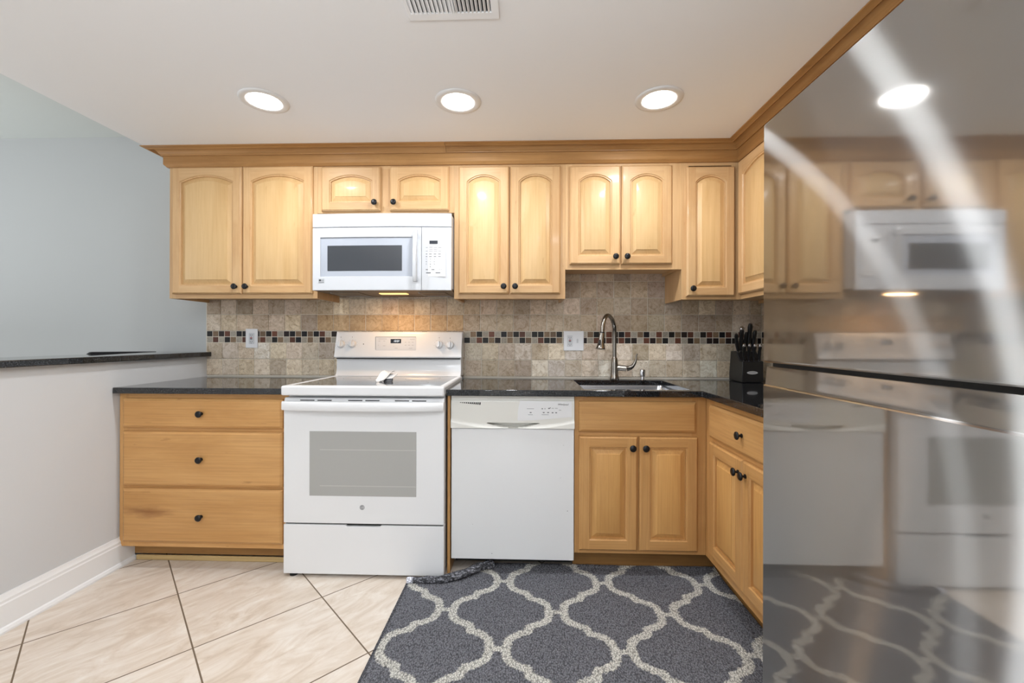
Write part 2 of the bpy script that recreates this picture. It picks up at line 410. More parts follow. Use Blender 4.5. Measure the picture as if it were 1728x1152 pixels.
# ------------------------------------------------------------------ room
XL2 = -5.3; YR = -2.7
XSOF = -2.12
s = MB(); s.mat('floor').box((XL2, YR, -0.05), (XRW + 0.1, YW + 0.1, 0)); struct(s.build('floor', smooth=0))
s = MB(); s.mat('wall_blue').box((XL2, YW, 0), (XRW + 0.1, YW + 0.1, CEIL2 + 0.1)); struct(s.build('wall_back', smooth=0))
s = MB(); s.mat('wall_blue').box((XRW, YR, 0), (XRW + 0.1, YW, CEIL2 + 0.1)); struct(s.build('wall_right', smooth=0))
s = MB(); s.mat('ceiling').box((XSOF, YR, CEIL), (XRW, YW, CEIL2)); struct(s.build('ceiling', smooth=0))
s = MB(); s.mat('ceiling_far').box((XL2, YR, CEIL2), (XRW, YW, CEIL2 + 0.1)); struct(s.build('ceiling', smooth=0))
# knee wall with its bar ledge
KW0 = 0.0
s = MB(); s.mat('wall_knee').box((XKW - 0.125, KW0, 0), (XKW, YW, 1.031)); struct(s.build('wall_left', smooth=0))
s = MB(); s.mat('trimwhite')
prof = [(0, 0), (0.026, 0), (0.026, 0.008), (0.020, 0.018), (0.014, 0.022), (0.014, 0.108), (0.011, 0.113), (0.011, 0.124), (0.006, 0.132), (0.004, 0.146), (0, 0.146)]
s.loft([[(XKW + a, y, b) for a, b in prof] for y in (KW0, YB + 0.075)])
struct(s.build('baseboard_left', smooth=25))
s = MB(); s.mat('granite').box((XKW - 0.300, KW0 - 0.03, 1.031), (XKW + 0.032, YW - 0.0145, 1.060))
tag(s.build('bar_ledge', bevel=0.003), 'black speckled granite ledge capping the half wall on the left', 'ledge')
# room behind the camera: rear wall with a panel door
s = MB(); s.mat('wall_blue').box((-2.4, YR - 0.1, 0), (-0.75, YR, CEIL)).box((0.15, YR - 0.1, 0), (XRW, YR, CEIL)).box((-0.75, YR - 0.1, 2.03), (0.15, YR, CEIL))
struct(s.build('wall_rear', smooth=0))
s = MB(); s.mat('trimwhite').box((-0.74, YR - 0.07, 0.005), (0.14, YR - 0.03, 2.025))
for zx in ((0.2, 0.85), (1.0, 1.55), (1.65, 1.92)):
    for xx in ((-0.62, -0.36), (-0.24, 0.02)): s.box((xx[0], YR - 0.03, zx[0]), (xx[1], YR - 0.02, zx[1]))
struct(s.build('door_1', bevel=0.006))

# bar stool behind the ledge: only the top of its back rises over the granite
st = thing('bar_stool', (-2.56, 2.48, 0), 'black bar stool whose curved back just shows above the granite ledge', 'stool')
s = MB(); s.mat('stool_black')
zt = 1.072
n = 22; pts = []
for i in range(n + 1):
    f = i / n; y = 2.262 + 0.43 * f; x = XKW - 0.327 - 0.02 * math.sin(math.pi * f)
    hgt = 0.055 + 0.02 * math.sin(math.pi * f); top = zt - 0.010 * f - (0.012 * max(0, (0.06 - f) / 0.06) ** 2)
    pts.append([(x - 0.009, y, top - hgt), (x + 0.009, y, top - hgt), (x + 0.009, y, top - 0.003), (x + 0.005, y, top), (x - 0.005, y, top), (x - 0.009, y, top - 0.003)])
s.loft(pts); s.build('backrest', st)
for y in (2.30, 2.655):
    MB().mat('stool_black').tube([(XKW - 0.34, y, 1.01), (XKW - 0.36, y, 0.66)], 0.013).build('back_post', st)
MB().mat('stool_black').box((XKW - 0.80, 2.28, 0.63), (XKW - 0.345, 2.68, 0.665)).build('seat', st, bevel=0.01)
for x in (XKW - 0.77, XKW - 0.375):
    for y in (2.31, 2.65): MB().mat('stool_black').tube([(x, y, 0.0), (x, y, 0.635)], 0.016).build('leg', st)
for y in (2.31, 2.65): MB().mat('stool_black').tube([(XKW - 0.77, y, 0.25), (XKW - 0.375, y, 0.25)], 0.01).build('stretcher', st)

# ------------------------------------------------------------------ backsplash (real tiles on a grout bed)
X0 = at(350.6, 570, YW).x
MP = (at(1244.2, 570, YW).x - X0) / 87.0
ZB1 = at(800, 558.9, YW).z; ZB0 = at(800, 579.0, YW).z
BP = MP * 2.7
def tile_mesh(which):
    P = {'D': [(30, 30, 36), (40, 38, 36), (48, 38, 36)], 'R': [(116, 72, 56), (104, 66, 52), (126, 80, 62)],
         'B': [(140, 116, 92), (150, 126, 100), (128, 106, 84)], 'C': [(186, 178, 164), (196, 188, 174), (178, 170, 156)]}
    top = list("DBDRCDDCDBDRCDDBDBDRCD"); bot = list("CRCDBCRCBRCDBCRDCBCDBC")
    rr = random.Random(3)
    for _ in range(20): top.append(rr.choice('DBRCDC')); bot.append(rr.choice('CDRBCD'))
    top += list("RCBDCRCDBDRCDDBBD") + list("CBRC") + list("BDCRDDRCBDCRCDBDRCDRBDRCR")
    bot += list("DDCRDBDCBCDBCRDDB") + list("CRBD") + list("CRDRDRDDCRDBDCRCDBCDDBDDC")
    for _ in range(14): top.append(rr.choice('DBRC')); bot.append(rr.choice('CDRB'))
    bm = bmesh.new(); lay = bm.loops.layers.float_color.new('tilecol')
    def tile(org, u, n, w_, h, th, col, mi, ins=0.0018, rnd=0.0):
        # front face inset with a softened edge
        o = Vector(org); u = Vector(u); n = Vector(n); z = Vector((0, 0, 1)); c4 = [(0, 0), (w_, 0), (w_, h), (0, h)]
        e = 0.0022
        def ring(i, t_): return [bm.verts.new(o + u * (a + (i if a == 0 else -i)) + z * (b + (i if b == 0 else -i)) + n * t_) for a, b in c4]
        j = lambda: rr.uniform(-rnd, rnd)
        r0 = ring(ins, 0); r1 = ring(ins, th - e); r2 = ring(ins + e, th)
        for q in r0 + r1 + r2: pass
        fs = []
        for a, b in ((r0, r1), (r1, r2)):
            for i in range(4): fs.append(bm.faces.new([a[i], a[(i + 1) % 4], b[(i + 1) % 4], b[i]]))
        fs.append(bm.faces.new(r2))
        for f in fs:
            f.material_index = mi
            for l in f.loops: l[lay] = (lin(col[0]), lin(col[1]), lin(col[2]), 1)
    pal = [(240, 230, 214), (232, 220, 202), (244, 237, 224), (224, 211, 192), (236, 225, 208)]
    pal2 = [(222, 206, 186), (230, 216, 196), (212, 196, 176), (204, 188, 170), (234, 222, 202), (226, 211, 190)]  # browner upper rows: partly tile tone, partly shade put into the colour
    glow_tint = [(214, 188, 154), (206, 180, 146)]  # warm glow of the microwave lamp painted into the tile colour
    def field(org, u, n, length, phase, cols_off):
        o = Vector(org); u = Vector(u)
        # mosaic band
        k = 0; mz = (ZB1 - ZB0) / 2
        i0 = cols_off
        while k * MP < length - 0.005:
            for row, seq in ((1, top), (0, bot)):
                idx = min(k + i0, len(seq) - 1) if i0 == 0 else rr.randrange(len(seq))
                w_ = min(MP, length - k * MP)
                tile(o + u * (k * MP) + Vector((0, 0, ZB0 + row * mz)), u, n, w_, mz, 0.0065, rr.choice(P[seq[idx]]), 1, 0.0016)
            k += 1
        rows = [(ZB0 - BP * (i + 1), pal, 0.0) for i in range(2)] + [(ZB1 + BP * i, pal2, phase) for i in range(5)]
        for z, pl, ph in rows:
            x = -ph
            if z + BP > 1.7: continue
            while x < length - 0.008:
                x0 = max(0, x); x1 = min(length, x + BP + rr.uniform(-0.0012, 0.0012))
                c = rr.choice(pl); kk = rr.uniform(0.90, 1.08); c = (min(255, c[0] * kk), min(255, c[1] * kk), min(255, c[2] * kk * rr.uniform(0.985, 1.04)))
                wx = (o + u * x0).x
                if ZB1 - 0.01 < z < ZB1 + BP * 0.5 and -1.35 < wx < -0.45: c = rr.choice(glow_tint)
                zz = max(z, ZC + 0.004) ; h = z + BP - zz
                if x1 - x0 > 0.01: tile(o + u * x0 + Vector((0, 0, zz)), u, n, x1 - x0, h, 0.0085 + rr.uniform(-0.001, 0.001), c, 0)
                x = x + BP
        # thin liner at the counter
    L1 = XRW - 0.009 - X0
    if which == 0: field((X0, YW - 0.004, 0), (1, 0, 0), (0, -1, 0), L1, 0.01, 0)
    else: field((XRW - 0.004, YW - 0.014, 0), (0, -1, 0), (-1, 0, 0), 1.05, 0.03, 3)
    # grout beds
    def bed(a, b):
        x0, y0, z0 = a; x1, y1, z1 = b
        q = [bm.verts.new(p) for p in [(x0, y0, z0), (x1, y0, z0), (x1, y1, z0), (x0, y1, z0), (x0, y0, z1), (x1, y0, z1), (x1, y1, z1), (x0, y1, z1)]]
        for f in [(0, 3, 2, 1), (4, 5, 6, 7), (0, 1, 5, 4), (1, 2, 6, 5), (2, 3, 7, 6), (3, 0, 4, 7)]:
            ff = bm.faces.new([q[i] for i in f]); ff.material_index = 2
    if which == 0: bed((X0 - 0.004, YW - 0.0085, ZC), (XRW - 0.0085, YW - 0.0005, 1.62))
    else: bed((XRW - 0.0085, YW - 1.07, ZC), (XRW - 0.0005, YW - 0.0085, 1.40))
    me = bpy.data.meshes.new('tile_backsplash'); bm.to_mesh(me); bm.free()
    for k in ('tile', 'mosaic', 'grout'): me.materials.append(M[k])
    ob = bpy.data.objects.new('tile_backsplash', me); COL.objects.link(ob); return ob
tag(tile_mesh(0), 'tumbled travertine tile backsplash with two-row dark mosaic band along the back wall', 'backsplash')
tag(tile_mesh(1), 'short return of travertine tiles on the right wall behind the knife block', 'backsplash')

# ------------------------------------------------------------------ cabinet doors
def knob_on(parent, T, x, z, n0, kind='knob'):
    s = MB(T).mat('knob')
    s.lathe((x, n0, z), (0, 1, 0), [(0, 0.0085), (0.003, 0.0085), (0.004, 0.005), (0.013, 0.0045), (0.015, 0.010), (0.018, 0.0155), (0.022, 0.0165), (0.025, 0.0145), (0.027, 0.009), (0.0275, 0.001)], 20)
    return s.build(kind, parent, smooth=50)
# local frame of a door: x right, y toward the viewer (outward), z up
def TB(x, z, Y):       # cabinets on the back wall, facing the camera
    return Matrix(((1, 0, 0, x), (0, -1, 0, Y), (0, 0, 1, z), (0, 0, 0, 1)))
def TR(y, z, X):       # cabinets on the right wall, facing left; local x runs toward the camera
    return Matrix(((0, -1, 0, X), (-1, 0, 0, y), (0, 0, 1, z), (0, 0, 0, 1)))
def contour(w, h, st, rb, rt, rise, d, N=14):
    a = w / 2 - st - d; b = rb + d
    pts = [(-a, b), (a, b)]
    if rise > 0:
        A = w / 2 - st; R = (A * A + rise * rise) / (2 * rise); zc = h - rt - R; r = R - d
        arc = []
        for i in range(N + 1):
            x = a - 2 * a * i / N; arc.append((x, zc + math.sqrt(max(r * r - x * x, 0))))
        return pts + arc
    return pts + [(a, h - rt - d), (-a, h - rt - d)]
def door(parent, T, w, h, tone='maple', arch=0.0, st=0.046, rb=0.046, rt=0.046, knob=None, name='door', N=14, label=None):
    mv, mh, mpn = tone + '_v', tone + '_h', tone + '_panel'
    s = MB(T); W = w / 2; th = 0.019; e = 0.006
    # outer edge rings
    def rect(i, y): return [(x, y, z) for x, z in [(-W + i, i), (W - i, i), (W - i, h - i), (-W + i, h - i)]]
    s.mat(mv); s.loft([rect(0, 0), rect(0, 0.011), rect(0.002, 0.0135), rect(e, th - 0.002), rect(e + 0.002, th)], cap1=False)
    i0 = e + 0.002; A = W - st; op = contour(w, h, st, rb, rt, arch, 0, N)
    # stiles
    for sg in (-1, 1):
        s.poly([(sg * (W - i0), th, i0), (sg * A, th, i0), (sg * A, th, h - i0), (sg * (W - i0), th, h - i0)])
    s.mat(mh)
    s.poly([(-A, th, i0), (A, th, i0), (A, th, rb), (-A, th, rb)])
    top = op[2:]
    for p, q in zip(top, top[1:]):
        s.poly([(p[0], th, p[1]), (q[0], th, q[1]), (q[0], th, h - i0), (p[0], th, h - i0)])
    s.mat(mv)
    rr_ = [(0, th), (0.0015, th - 0.003), (0.004, th - 0.0055), (0.0080, th - 0.0055), (0.0085, th - 0.0125), (0.0095, 0.002)]
    s.loft([[(x, y, z) for x, z in contour(w, h, st, rb, rt, arch, d, N)] for d, y in rr_], cap0=False, cap1=False)
    d_ = s.build(name, parent, smooth=40, label=label, recalc=True)
    s = MB(T).mat(mpn)
    pr = [(0.006, 0.001), (0.0095, 0.0050), (0.0120, 0.0048), (0.0345, 0.0165), (0.0350, 0.0182), (0.0365, 0.0186)]
    s.loft([[(x, y, z) for x, z in contour(w, h, st, rb, rt, arch, d, N)] for d, y in pr])
    s.build('panel', d_, smooth=25)
    if knob: knob_on(d_, T, knob[0], knob[1], th)
    return d_
def slab_front(parent, T, w, h, tone='honey', knob=True, name='drawer', label=None):
    s = MB(T).mat(tone + '_h'); W = w / 2
    def rect(i, y): return [(x, y, z) for x, z in [(-W + i, i), (W - i, i), (W - i, h - i), (-W + i, h - i)]]
    s.loft([rect(0, 0), rect(0, 0.010), rect(0.002, 0.0125), rect(0.004, 0.0135), rect(0.010, 0.018), rect(0.012, 0.019)])
    d_ = s.build(name, parent, smooth=25, label=label)
    if knob: knob_on(d_, T, 0, h / 2, 0.019)
    return d_

# ------------------------------------------------------------------ upper cabinets
ZUT = at(800, 277.5, YU).z       # top of the face frames (under the frieze)
def upper(name_label, xl, xr, zb, doors, group='wall cabinets above the counter', side=True, arch=0.038):
    c = thing('kitchen_cabinet', (0.5 * (xl + xr), YU + 0.15, zb), name_label, 'cabinet', group)
    s = MB().mat('maple_v')
    t_ = 0.016
    s.box((xl + 0.001, YU + 0.018, zb + 0.0), (xl + t_, YW - 0.015, ZUT + 0.09)).box((xr - t_, YU + 0.018, zb), (xr - 0.001, YW - 0.015, ZUT + 0.09))
    s.mat('maple_h').box((xl + t_, YU + 0.018, zb + 0.018), (xr - t_, YW - 0.015, zb + 0.030)).box((xl + t_, YU + 0.018, ZUT + 0.07), (xr - t_, YW - 0.015, ZUT + 0.085))
    s.box((xl + t_, YW - 0.023, zb + 0.03), (xr - t_, YW - 0.0155, ZUT + 0.07))
    s.build('carcass', c, smooth=0)
    s = MB().mat('maple_v'); fw = 0.036
    fl = max(fw, doors[0][0] - xl + 0.012); fr_ = max(fw, xr - doors[-1][1] + 0.012)
    s.box((xl, YU, zb), (xl + fl, YU + 0.018, ZUT + 0.09)).box((xr - fr_, YU, zb), (xr, YU + 0.018, ZUT + 0.09))
    s.mat('maple_h').box((xl + fl, YU, zb), (xr - fr_, YU + 0.018, zb + fw)).box((xl + fl, YU, ZUT - 0.02), (xr - fr_, YU + 0.018, ZUT + 0.09))
    if len(doors) == 2:
        xm = (doors[0][1] + doors[1][0]) / 2; mw = max(0.012, (doors[1][0] - doors[0][1]) / 2 + 0.008)
        s.mat('maple_v').box((xm - mw, YU + 0.0005, zb + fw), (xm + mw, YU + 0.018, ZUT - 0.02))
    s.build('face_frame', c, smooth=0)
    for (a, b, z0, z1, ks) in doors:
        w_ = b - a; h = z1 - z0
        door(c, TB((a + b) / 2, z0, YU - 0.001), w_, h, 'maple', arch, knob=(ks * (w_ / 2 - 0.028 if ks else 0), 0.040 if h > 0.35 else 0.042))
    return c
def ux(px, py=400): return at(px, py, YUD).x
def uz(py, px=800): return at(px, py, YUD).z
def fx(px, py=400): return at(px, py, YU).x
ZA = at(400, 503.5, YU).z
zt_ = uz(280.5, 400)
XA0 = fx(286.5)
upper('widest tall maple wall cabinet with two arched doors at the left end', XA0, fx(536), ZA,
      [(ux(289), ux(406.5), at(400, 495.5, YUD).z, zt_, 1), (ux(408.5), ux(526.5), at(400, 495.5, YUD).z, zt_, -1)])
upper('short maple wall cabinet with two small arched doors above the microwave', fx(536) + 0.0005, fx(766.5), at(650, 359.5, YU).z,
      [(ux(541.5, 320), ux(641.5, 320), uz(355, 650), uz(280, 650), 1), (ux(657, 320), ux(757.5, 320), uz(355, 650), uz(280, 650), -1)], arch=0.032)
upper('tall two-door maple wall cabinet between microwave and sink cabinet', fx(766.5) + 0.0005, fx(954), at(860, 503.9, YU).z,
      [(ux(773.5), ux(858.8), uz(495.5, 860), uz(279.5, 860), 1), (ux(861), ux(946), uz(495.5, 860), uz(279.5, 860), -1)])
upper('shorter two-door maple wall cabinet hanging above the sink', fx(954) + 0.0005, fx(1150), at(1050, 454.5, YU).z,
      [(ux(961.5), ux(1047), uz(445.5, 1050), uz(278.5, 1050), 1), (ux(1049), ux(1135), uz(445.5, 1050), uz(278.5, 1050), -1)])
ZE = at(1190, 505, YU).z
upper('narrow single-door maple corner wall cabinet right of the sink cabinet', fx(1150) + 0.0005, XRW - 0.0145, ZE,
      [(ux(1159.5), ux(1241), uz(499.4, 1200), uz(280, 1200), -1)])
# right-wall uppers (face left)
def upper_r(label, y0, y1, zb, ztop, doors, arch=0.038):
    c = thing('kitchen_cabinet', (XRU + 0.15, 0.5 * (y0 + y1), zb), label, 'cabinet', 'wall cabinets above the counter')
    s = MB().mat('maple_v').box((XRU + 0.018, y0, zb), (XRW - 0.0145, y1, ZUT + 0.09)); s.build('carcass', c, smooth=0)
    s = MB().mat('maple_v').box((XRU, y0, zb), (XRU + 0.0175, y0 + 0.036, ZUT + 0.09)).box((XRU, y1 - 0.02, zb), (XRU + 0.0175, y1, ZUT + 0.09))
    s.mat('maple_h').box((XRU, y0 + 0.036, zb), (XRU + 0.0175, y1 - 0.02, zb + 0.036)).box((XRU, y0 + 0.036, ZUT - 0.02), (XRU + 0.0175, y1 - 0.02, ZUT + 0.09))
    s.build('face_frame', c, smooth=0)
    for (a, b, ks) in doors:
        w_ = a - b; h = ZUT - 0.004 - zb - 0.03
        door(c, TR((a + b) / 2, zb + 0.024, XRU - 0.001), w_, h, 'maple', arch, knob=(ks * (w_ / 2 - 0.028), 0.04))
    return c
upper_r('maple wall cabinet on the right wall, arched door partly behind the refrigerator', 1.50, YU - 0.021, ZE, ZUT, [(YU - 0.024, 1.96, 1), (1.955, 1.52, -1)])
upper_r('short maple cabinet over the refrigerator, hidden below the crown', 0.34, 1.4975, 1.86, ZUT, [(1.48, 0.93, 1), (0.925, 0.36, -1)], arch=0.03)

# crown and frieze swept round the whole run
cm = thing('crown_molding', (0, YU, ZUT), 'stepped brown maple crown molding running along the wall cabinet tops to the ceiling', 'molding')
XCL = XA0
def sweep(s, prof, path):
    rings = []
    for (x, y, ox, oy) in path: rings.append([(x + ox * n_, y + oy * n_, z) for n_, z in prof])
    s.loft(rings)
def offpath(seam=None):
    return [(XCL, YW - 0.01, -1, 0), (XCL, YU, -1, -1), (XRU, YU, -1, -1), (XRU, 0.34, -1, 0)]
zf0 = at(800, 274.5, YU - 0.022).z; zf1 = at(800, 257.5, YU - 0.026).z; zc = CEIL - 0.0005
fr = [(0.001, zf0 - 0.004), (0.010, zf0 - 0.004), (0.013, zf0), (0.019, zf0 + 0.006), (0.022, zf0 + 0.010), (0.022, zf1 + 0.004), (0.001, zf1 + 0.004)]
s = MB().mat('crown_wood'); sweep(s, fr, offpath()); s.build('frieze_board', cm, smooth=30)
H = zc - zf1
cr = [(0.022, zf1 + 0.001), (0.030, zf1), (0.031, zf1 + 0.006), (0.036, zf1 + 0.010), (0.040, zf1 + 0.018), (0.046, zf1 + 0.024), (0.056, zf1 + 0.030), (0.070, zf1 + 0.62 * H), (0.078, zf1 + 0.80 * H), (0.088, zf1 + 0.84 * H), (0.094, zf1 + 0.90 * H), (0.095, zc), (0.022, zc)]
xs_ = at(752, 250, YU - 0.05).x
pA = [(XCL, YW - 0.01, -1, 0), (XCL, YU, -1, -1), (xs_ - 0.0007, YU, 0, -1)]
pB = [(xs_ + 0.0007, YU, 0, -1), (XRU, YU, -1, -1), (XRU, 0.34, -1, 0)]
s = MB().mat('crown_wood'); sweep(s, cr, pA); s.build('crown', cm, smooth=30)
s = MB().mat('crown_wood'); sweep(s, cr, pB); s.build('crown', cm, smooth=30)

# ------------------------------------------------------------------ base cabinets
def bx(px, py=800): return at(px, py, YBD).x
def bz(py, px=800): return at(px, py, YBD).z
SX0 = at(478, 800, 2.045).x; SX1 = at(749.5, 800, 2.045).x       # range sides
ZT = 0.10
# left drawer base
xl, xr = XKW + 0.004, SX0 - 0.003
c = thing('drawer_cabinet', ((xl + xr) / 2, 2.4, 0), 'honey maple base cabinet of three wide drawers left of the white range', 'cabinet')
ZBB = at(330, 923, YB).z
MB().mat('honey_v').box((xl + 0.012, YB + 0.018, ZBB), (xr, YW - 0.002, ZCB - 0.001)).build('carcass', c, smooth=0)
dl = bx(205, 800); dr = bx(475.5, 800)
s = MB().mat('honey_v').box((xl, YB, ZBB), (dl + 0.02, YB + 0.0175, ZCB - 0.001)).box((dr - 0.012, YB, ZBB), (xr, YB + 0.0175, ZCB - 0.001))
zz = [(bz(917, 330), bz(825.5, 330)), (bz(821, 330), bz(728.5, 330)), (bz(722.5, 330), bz(673, 330))]
s.mat('honey_h')
for a, b in ((ZBB, zz[0][0] + 0.01), (zz[0][1] - 0.01, zz[1][0] + 0.01), (zz[1][1] - 0.01, zz[2][0] + 0.01), (zz[2][1] - 0.01, ZCB - 0.001)):
    s.box((dl + 0.02, YB, a), (dr - 0.012, YB + 0.0175, b))
s.build('face_frame', c, smooth=0)
M['knot_h'] = knot_wood(at(248, 864, YBD).x - (xl + xr) / 2, at(248, 864, YBD).z)
for k, (z0, z1) in enumerate(zz): slab_front(c, TB((dl + dr) / 2, z0, YB - 0.001), dr - dl, z1 - z0, 'knot' if k == 0 else 'honey')
MB().mat('toe_wood').box((XKW + 0.014, YB + 0.075, 0.03), (xr, YB + 0.09, ZBB - 0.001)).build('toe_kick', c, smooth=0)
MB().mat('shoe_wood').box((XKW + 0.03, YB + 0.063, 0.0), (xr, YB + 0.0745, 0.026)).build('shoe_molding', c, bevel=0.004)

# end panel between range and dishwasher
DX0 = bx(760.5, 800); DX1 = bx(969, 800)
px0 = SX1 + 0.006
s = MB().mat('honey_v').box((px0, YB - 0.012, 0.0), (DX0 - 0.004, YW - 0.02, ZCB - 0.001))
tag(s.build('end_panel', smooth=0, bevel=0.001), 'narrow honey maple end panel between range and dishwasher', 'panel')

# sink base
xl, xr = DX1 + 0.003, bx(1190, 800)
c = thing('sink_cabinet', ((xl + xr) / 2, 2.4, 0), 'honey maple sink base cabinet with false drawer front and two flat-topped doors', 'cabinet')
ZSB = at(1080, 934, YB).z
s = MB().mat('honey_v').box((xl + 0.001, YB + 0.018, ZSB), (xl + 0.018, YW - 0.012, ZCB - 0.001)).box((XRB + 0.02, YB + 0.018, ZSB), (XRB + 0.038, YW - 0.012, ZCB - 0.001))
s.mat('honey_h').box((xl + 0.018, YB + 0.018, ZSB), (XRB + 0.02, YW - 0.012, ZSB + 0.018)); s.build('carcass', c, smooth=0)
z_d0, z_d1 = bz(930.5, 1080), bz(737, 1080); z_f0, z_f1 = bz(729.5, 1080), bz(678, 1080)
s = MB().mat('honey_v').box((xl, YB, ZSB), (bx(977) + 0.02, YB + 0.0175, ZCB - 0.001)).box((bx(1177) - 0.02, YB, ZSB), (XRB + 0.0, YB + 0.0175, ZCB - 0.001))
s.box((bx(1077) - 0.02, YB, ZSB), (bx(1077) + 0.02, YB + 0.0175, z_d1))
s.mat('honey_h')
for a, b in ((ZSB, z_d0 + 0.012), (z_d1 - 0.01, z_f0 + 0.01), (z_f1 - 0.01, ZCB - 0.001)): s.box((bx(977) + 0.0201, YB + 0.0005, a), (bx(1177) - 0.0201, YB + 0.018, b))
s.build('face_frame', c, smooth=0)
slab_front(c, TB((bx(977, 700) + bx(1176, 700)) / 2, z_f0, YB - 0.001), bx(1176, 700) - bx(977, 700), z_f1 - z_f0, 'honey', knob=False, name='false_front')
for a, b, ks in ((977, 1076.3, 1), (1079, 1178.5, -1)):
    w_ = bx(b) - bx(a)
    door(c, TB((bx(a) + bx(b)) / 2, z_d0, YB - 0.001), w_, z_d1 - z_d0, 'honey', 0, st=0.050, rb=0.050, rt=0.050, knob=(ks * (w_ / 2 - 0.027), z_d1 - z_d0 - 0.052))
MB().mat('toe_wood').box((xl, YB + 0.075, 0.002), (XRB + 0.07, YB + 0.09, ZSB - 0.001)).build('toe_kick', c, smooth=0)

# right-run base (faces left)
ya = YB - 0.002; yb = 1.315
c = thing('base_cabinet', (XRB + 0.3, (ya + yb) / 2, 0), 'honey maple base cabinet on the right with one drawer over two doors, beside the refrigerator', 'cabinet')
MB().mat('honey_v').box((XRB + 0.018, yb, ZSB), (XRW - 0.014, ya, ZCB - 0.001)).build('carcass', c, smooth=0)
yd0 = atx(1195.5, 740, XRBD).y; ym = atx(1251.5, 850, XRBD).y
yd1 = ym - (yd0 - ym)
def rz(px, py): return atx(px, py, XRBD).z
zD0 = rz(1195.5, 737); zD1 = rz(1195.5, 682.5); zK1 = rz(1195.5, 744.5); zK0 = rz(1195.5, 934)
s = MB().mat('honey_v').box((XRB, yd0 - 0.015, ZSB), (XRB + 0.0175, ya - 0.0, ZCB - 0.001)).box((XRB, yb, ZSB), (XRB + 0.0175, yd1 + 0.015, ZCB - 0.001))
s.box((XRB, ym - 0.02, ZSB), (XRB + 0.0175, ym + 0.02, zK1))
s.mat('honey_h')
for a, b in ((ZSB, zK0 + 0.01), (zK1 - 0.01, zD0 + 0.01), (zD1 - 0.01, ZCB - 0.001)): s.box((XRB + 0.0005, yd1 + 0.0151, a), (XRB + 0.018, yd0 - 0.0151, b))
s.build('face_frame', c, smooth=0)
slab_front(c, TR((yd0 + yd1) / 2, zD0, XRB - 0.001), yd0 - yd1, zD1 - zD0, 'honey')
for a, b, ks in ((yd0, ym + 0.0015, 1), (ym - 0.0015, yd1, -1)):
    w_ = a - b
    door(c, TR((a + b) / 2, zK0, XRB - 0.001), w_, zK1 - zK0, 'honey', 0, st=0.050, rb=0.050, rt=0.050, knob=(ks * (w_ / 2 - 0.027), zK1 - zK0 - 0.055))
MB().mat('toe_wood').box((XRB + 0.075, yb, 0.002), (XRB + 0.09, YB + 0.074, ZSB - 0.001)).build('toe_kick', c, smooth=0)

# ------------------------------------------------------------------ countertops
s = MB().mat('granite').box((XKW + 0.002, YCF, ZCB), (SX0 - 0.002, YW - 0.010, ZC))
tag(s.build('countertop', bevel=0.003), 'short black granite countertop over the drawers left of the range', 'countertop')
skx0 = atz(968, 641, ZC).x; skx1 = atz(1114, 640.8, ZC).x; sky1 = atz(1000, 641, ZC).y; sky0 = YCF + 0.050
xs = [SX1 + 0.002, skx0, skx1, XRC, XRW - 0.010]; ys = [1.312, YCF, sky0, sky1, YW - 0.010]
def keep(i, j):
    if i == 3: return True
    if j == 0: return False
    return not (i == 1 and j == 2)
s = MB().mat('granite').cells(xs, ys, keep, ZCB, ZC)
tag(s.build('countertop', bevel=0.003), 'long L-shaped black granite countertop holding sink and knife block', 'countertop')
# undermount sink
sk = thing('kitchen_sink', ((skx0 + skx1) / 2, (sky0 + sky1) / 2, 0.70), 'stainless undermount sink set into the black granite', 'sink')
s = MB().mat('sink_steel'); a0, a1, b0, b1 = skx0 - 0.004, skx1 + 0.004, sky0 - 0.004, sky1 + 0.004; zb_ = 0.70; th = 0.0015
def rc(i, z, r=0.03, n=5):
    out_ = []
    for cx, cy, st_ in ((a1 - i - r, b1 - i - r, 0), (a0 + i + r, b1 - i - r, 90), (a0 + i + r, b0 + i + r, 180), (a1 - i - r, b0 + i + r, 270)):
        for k in range(n + 1):
            an = math.radians(st_ + 90 * k / n); out_.append((cx + r * math.cos(an), cy + r * math.sin(an), z))
    return out_
s.loft([rc(-0.02, ZCB - 0.001), rc(0.0, ZCB - 0.001), rc(0.004, ZCB - 0.012), rc(0.008, zb_ + 0.02), rc(0.025, zb_), rc(0.1, zb_ - 0.002), rc(0.1, zb_ - 0.005), rc(0.020, zb_ - 0.004), rc(0.004, zb_ + 0.02), rc(0.0, ZCB - 0.012), rc(-0.02, ZCB - 0.003)], cap0=False, cap1=False)
s.poly(rc(0.1, zb_ - 0.002))
s.build('basin', sk, smooth=40, recalc=True)
MB().mat('chrome').lathe(((a0 + a1) / 2, (b0 + b1) / 2, zb_), (0, 0, 1), [(-0.001, 0.045), (0.002, 0.045), (0.003, 0.04), (0.0, 0.03), (-0.0015, 0.0)]).build('drain', sk)

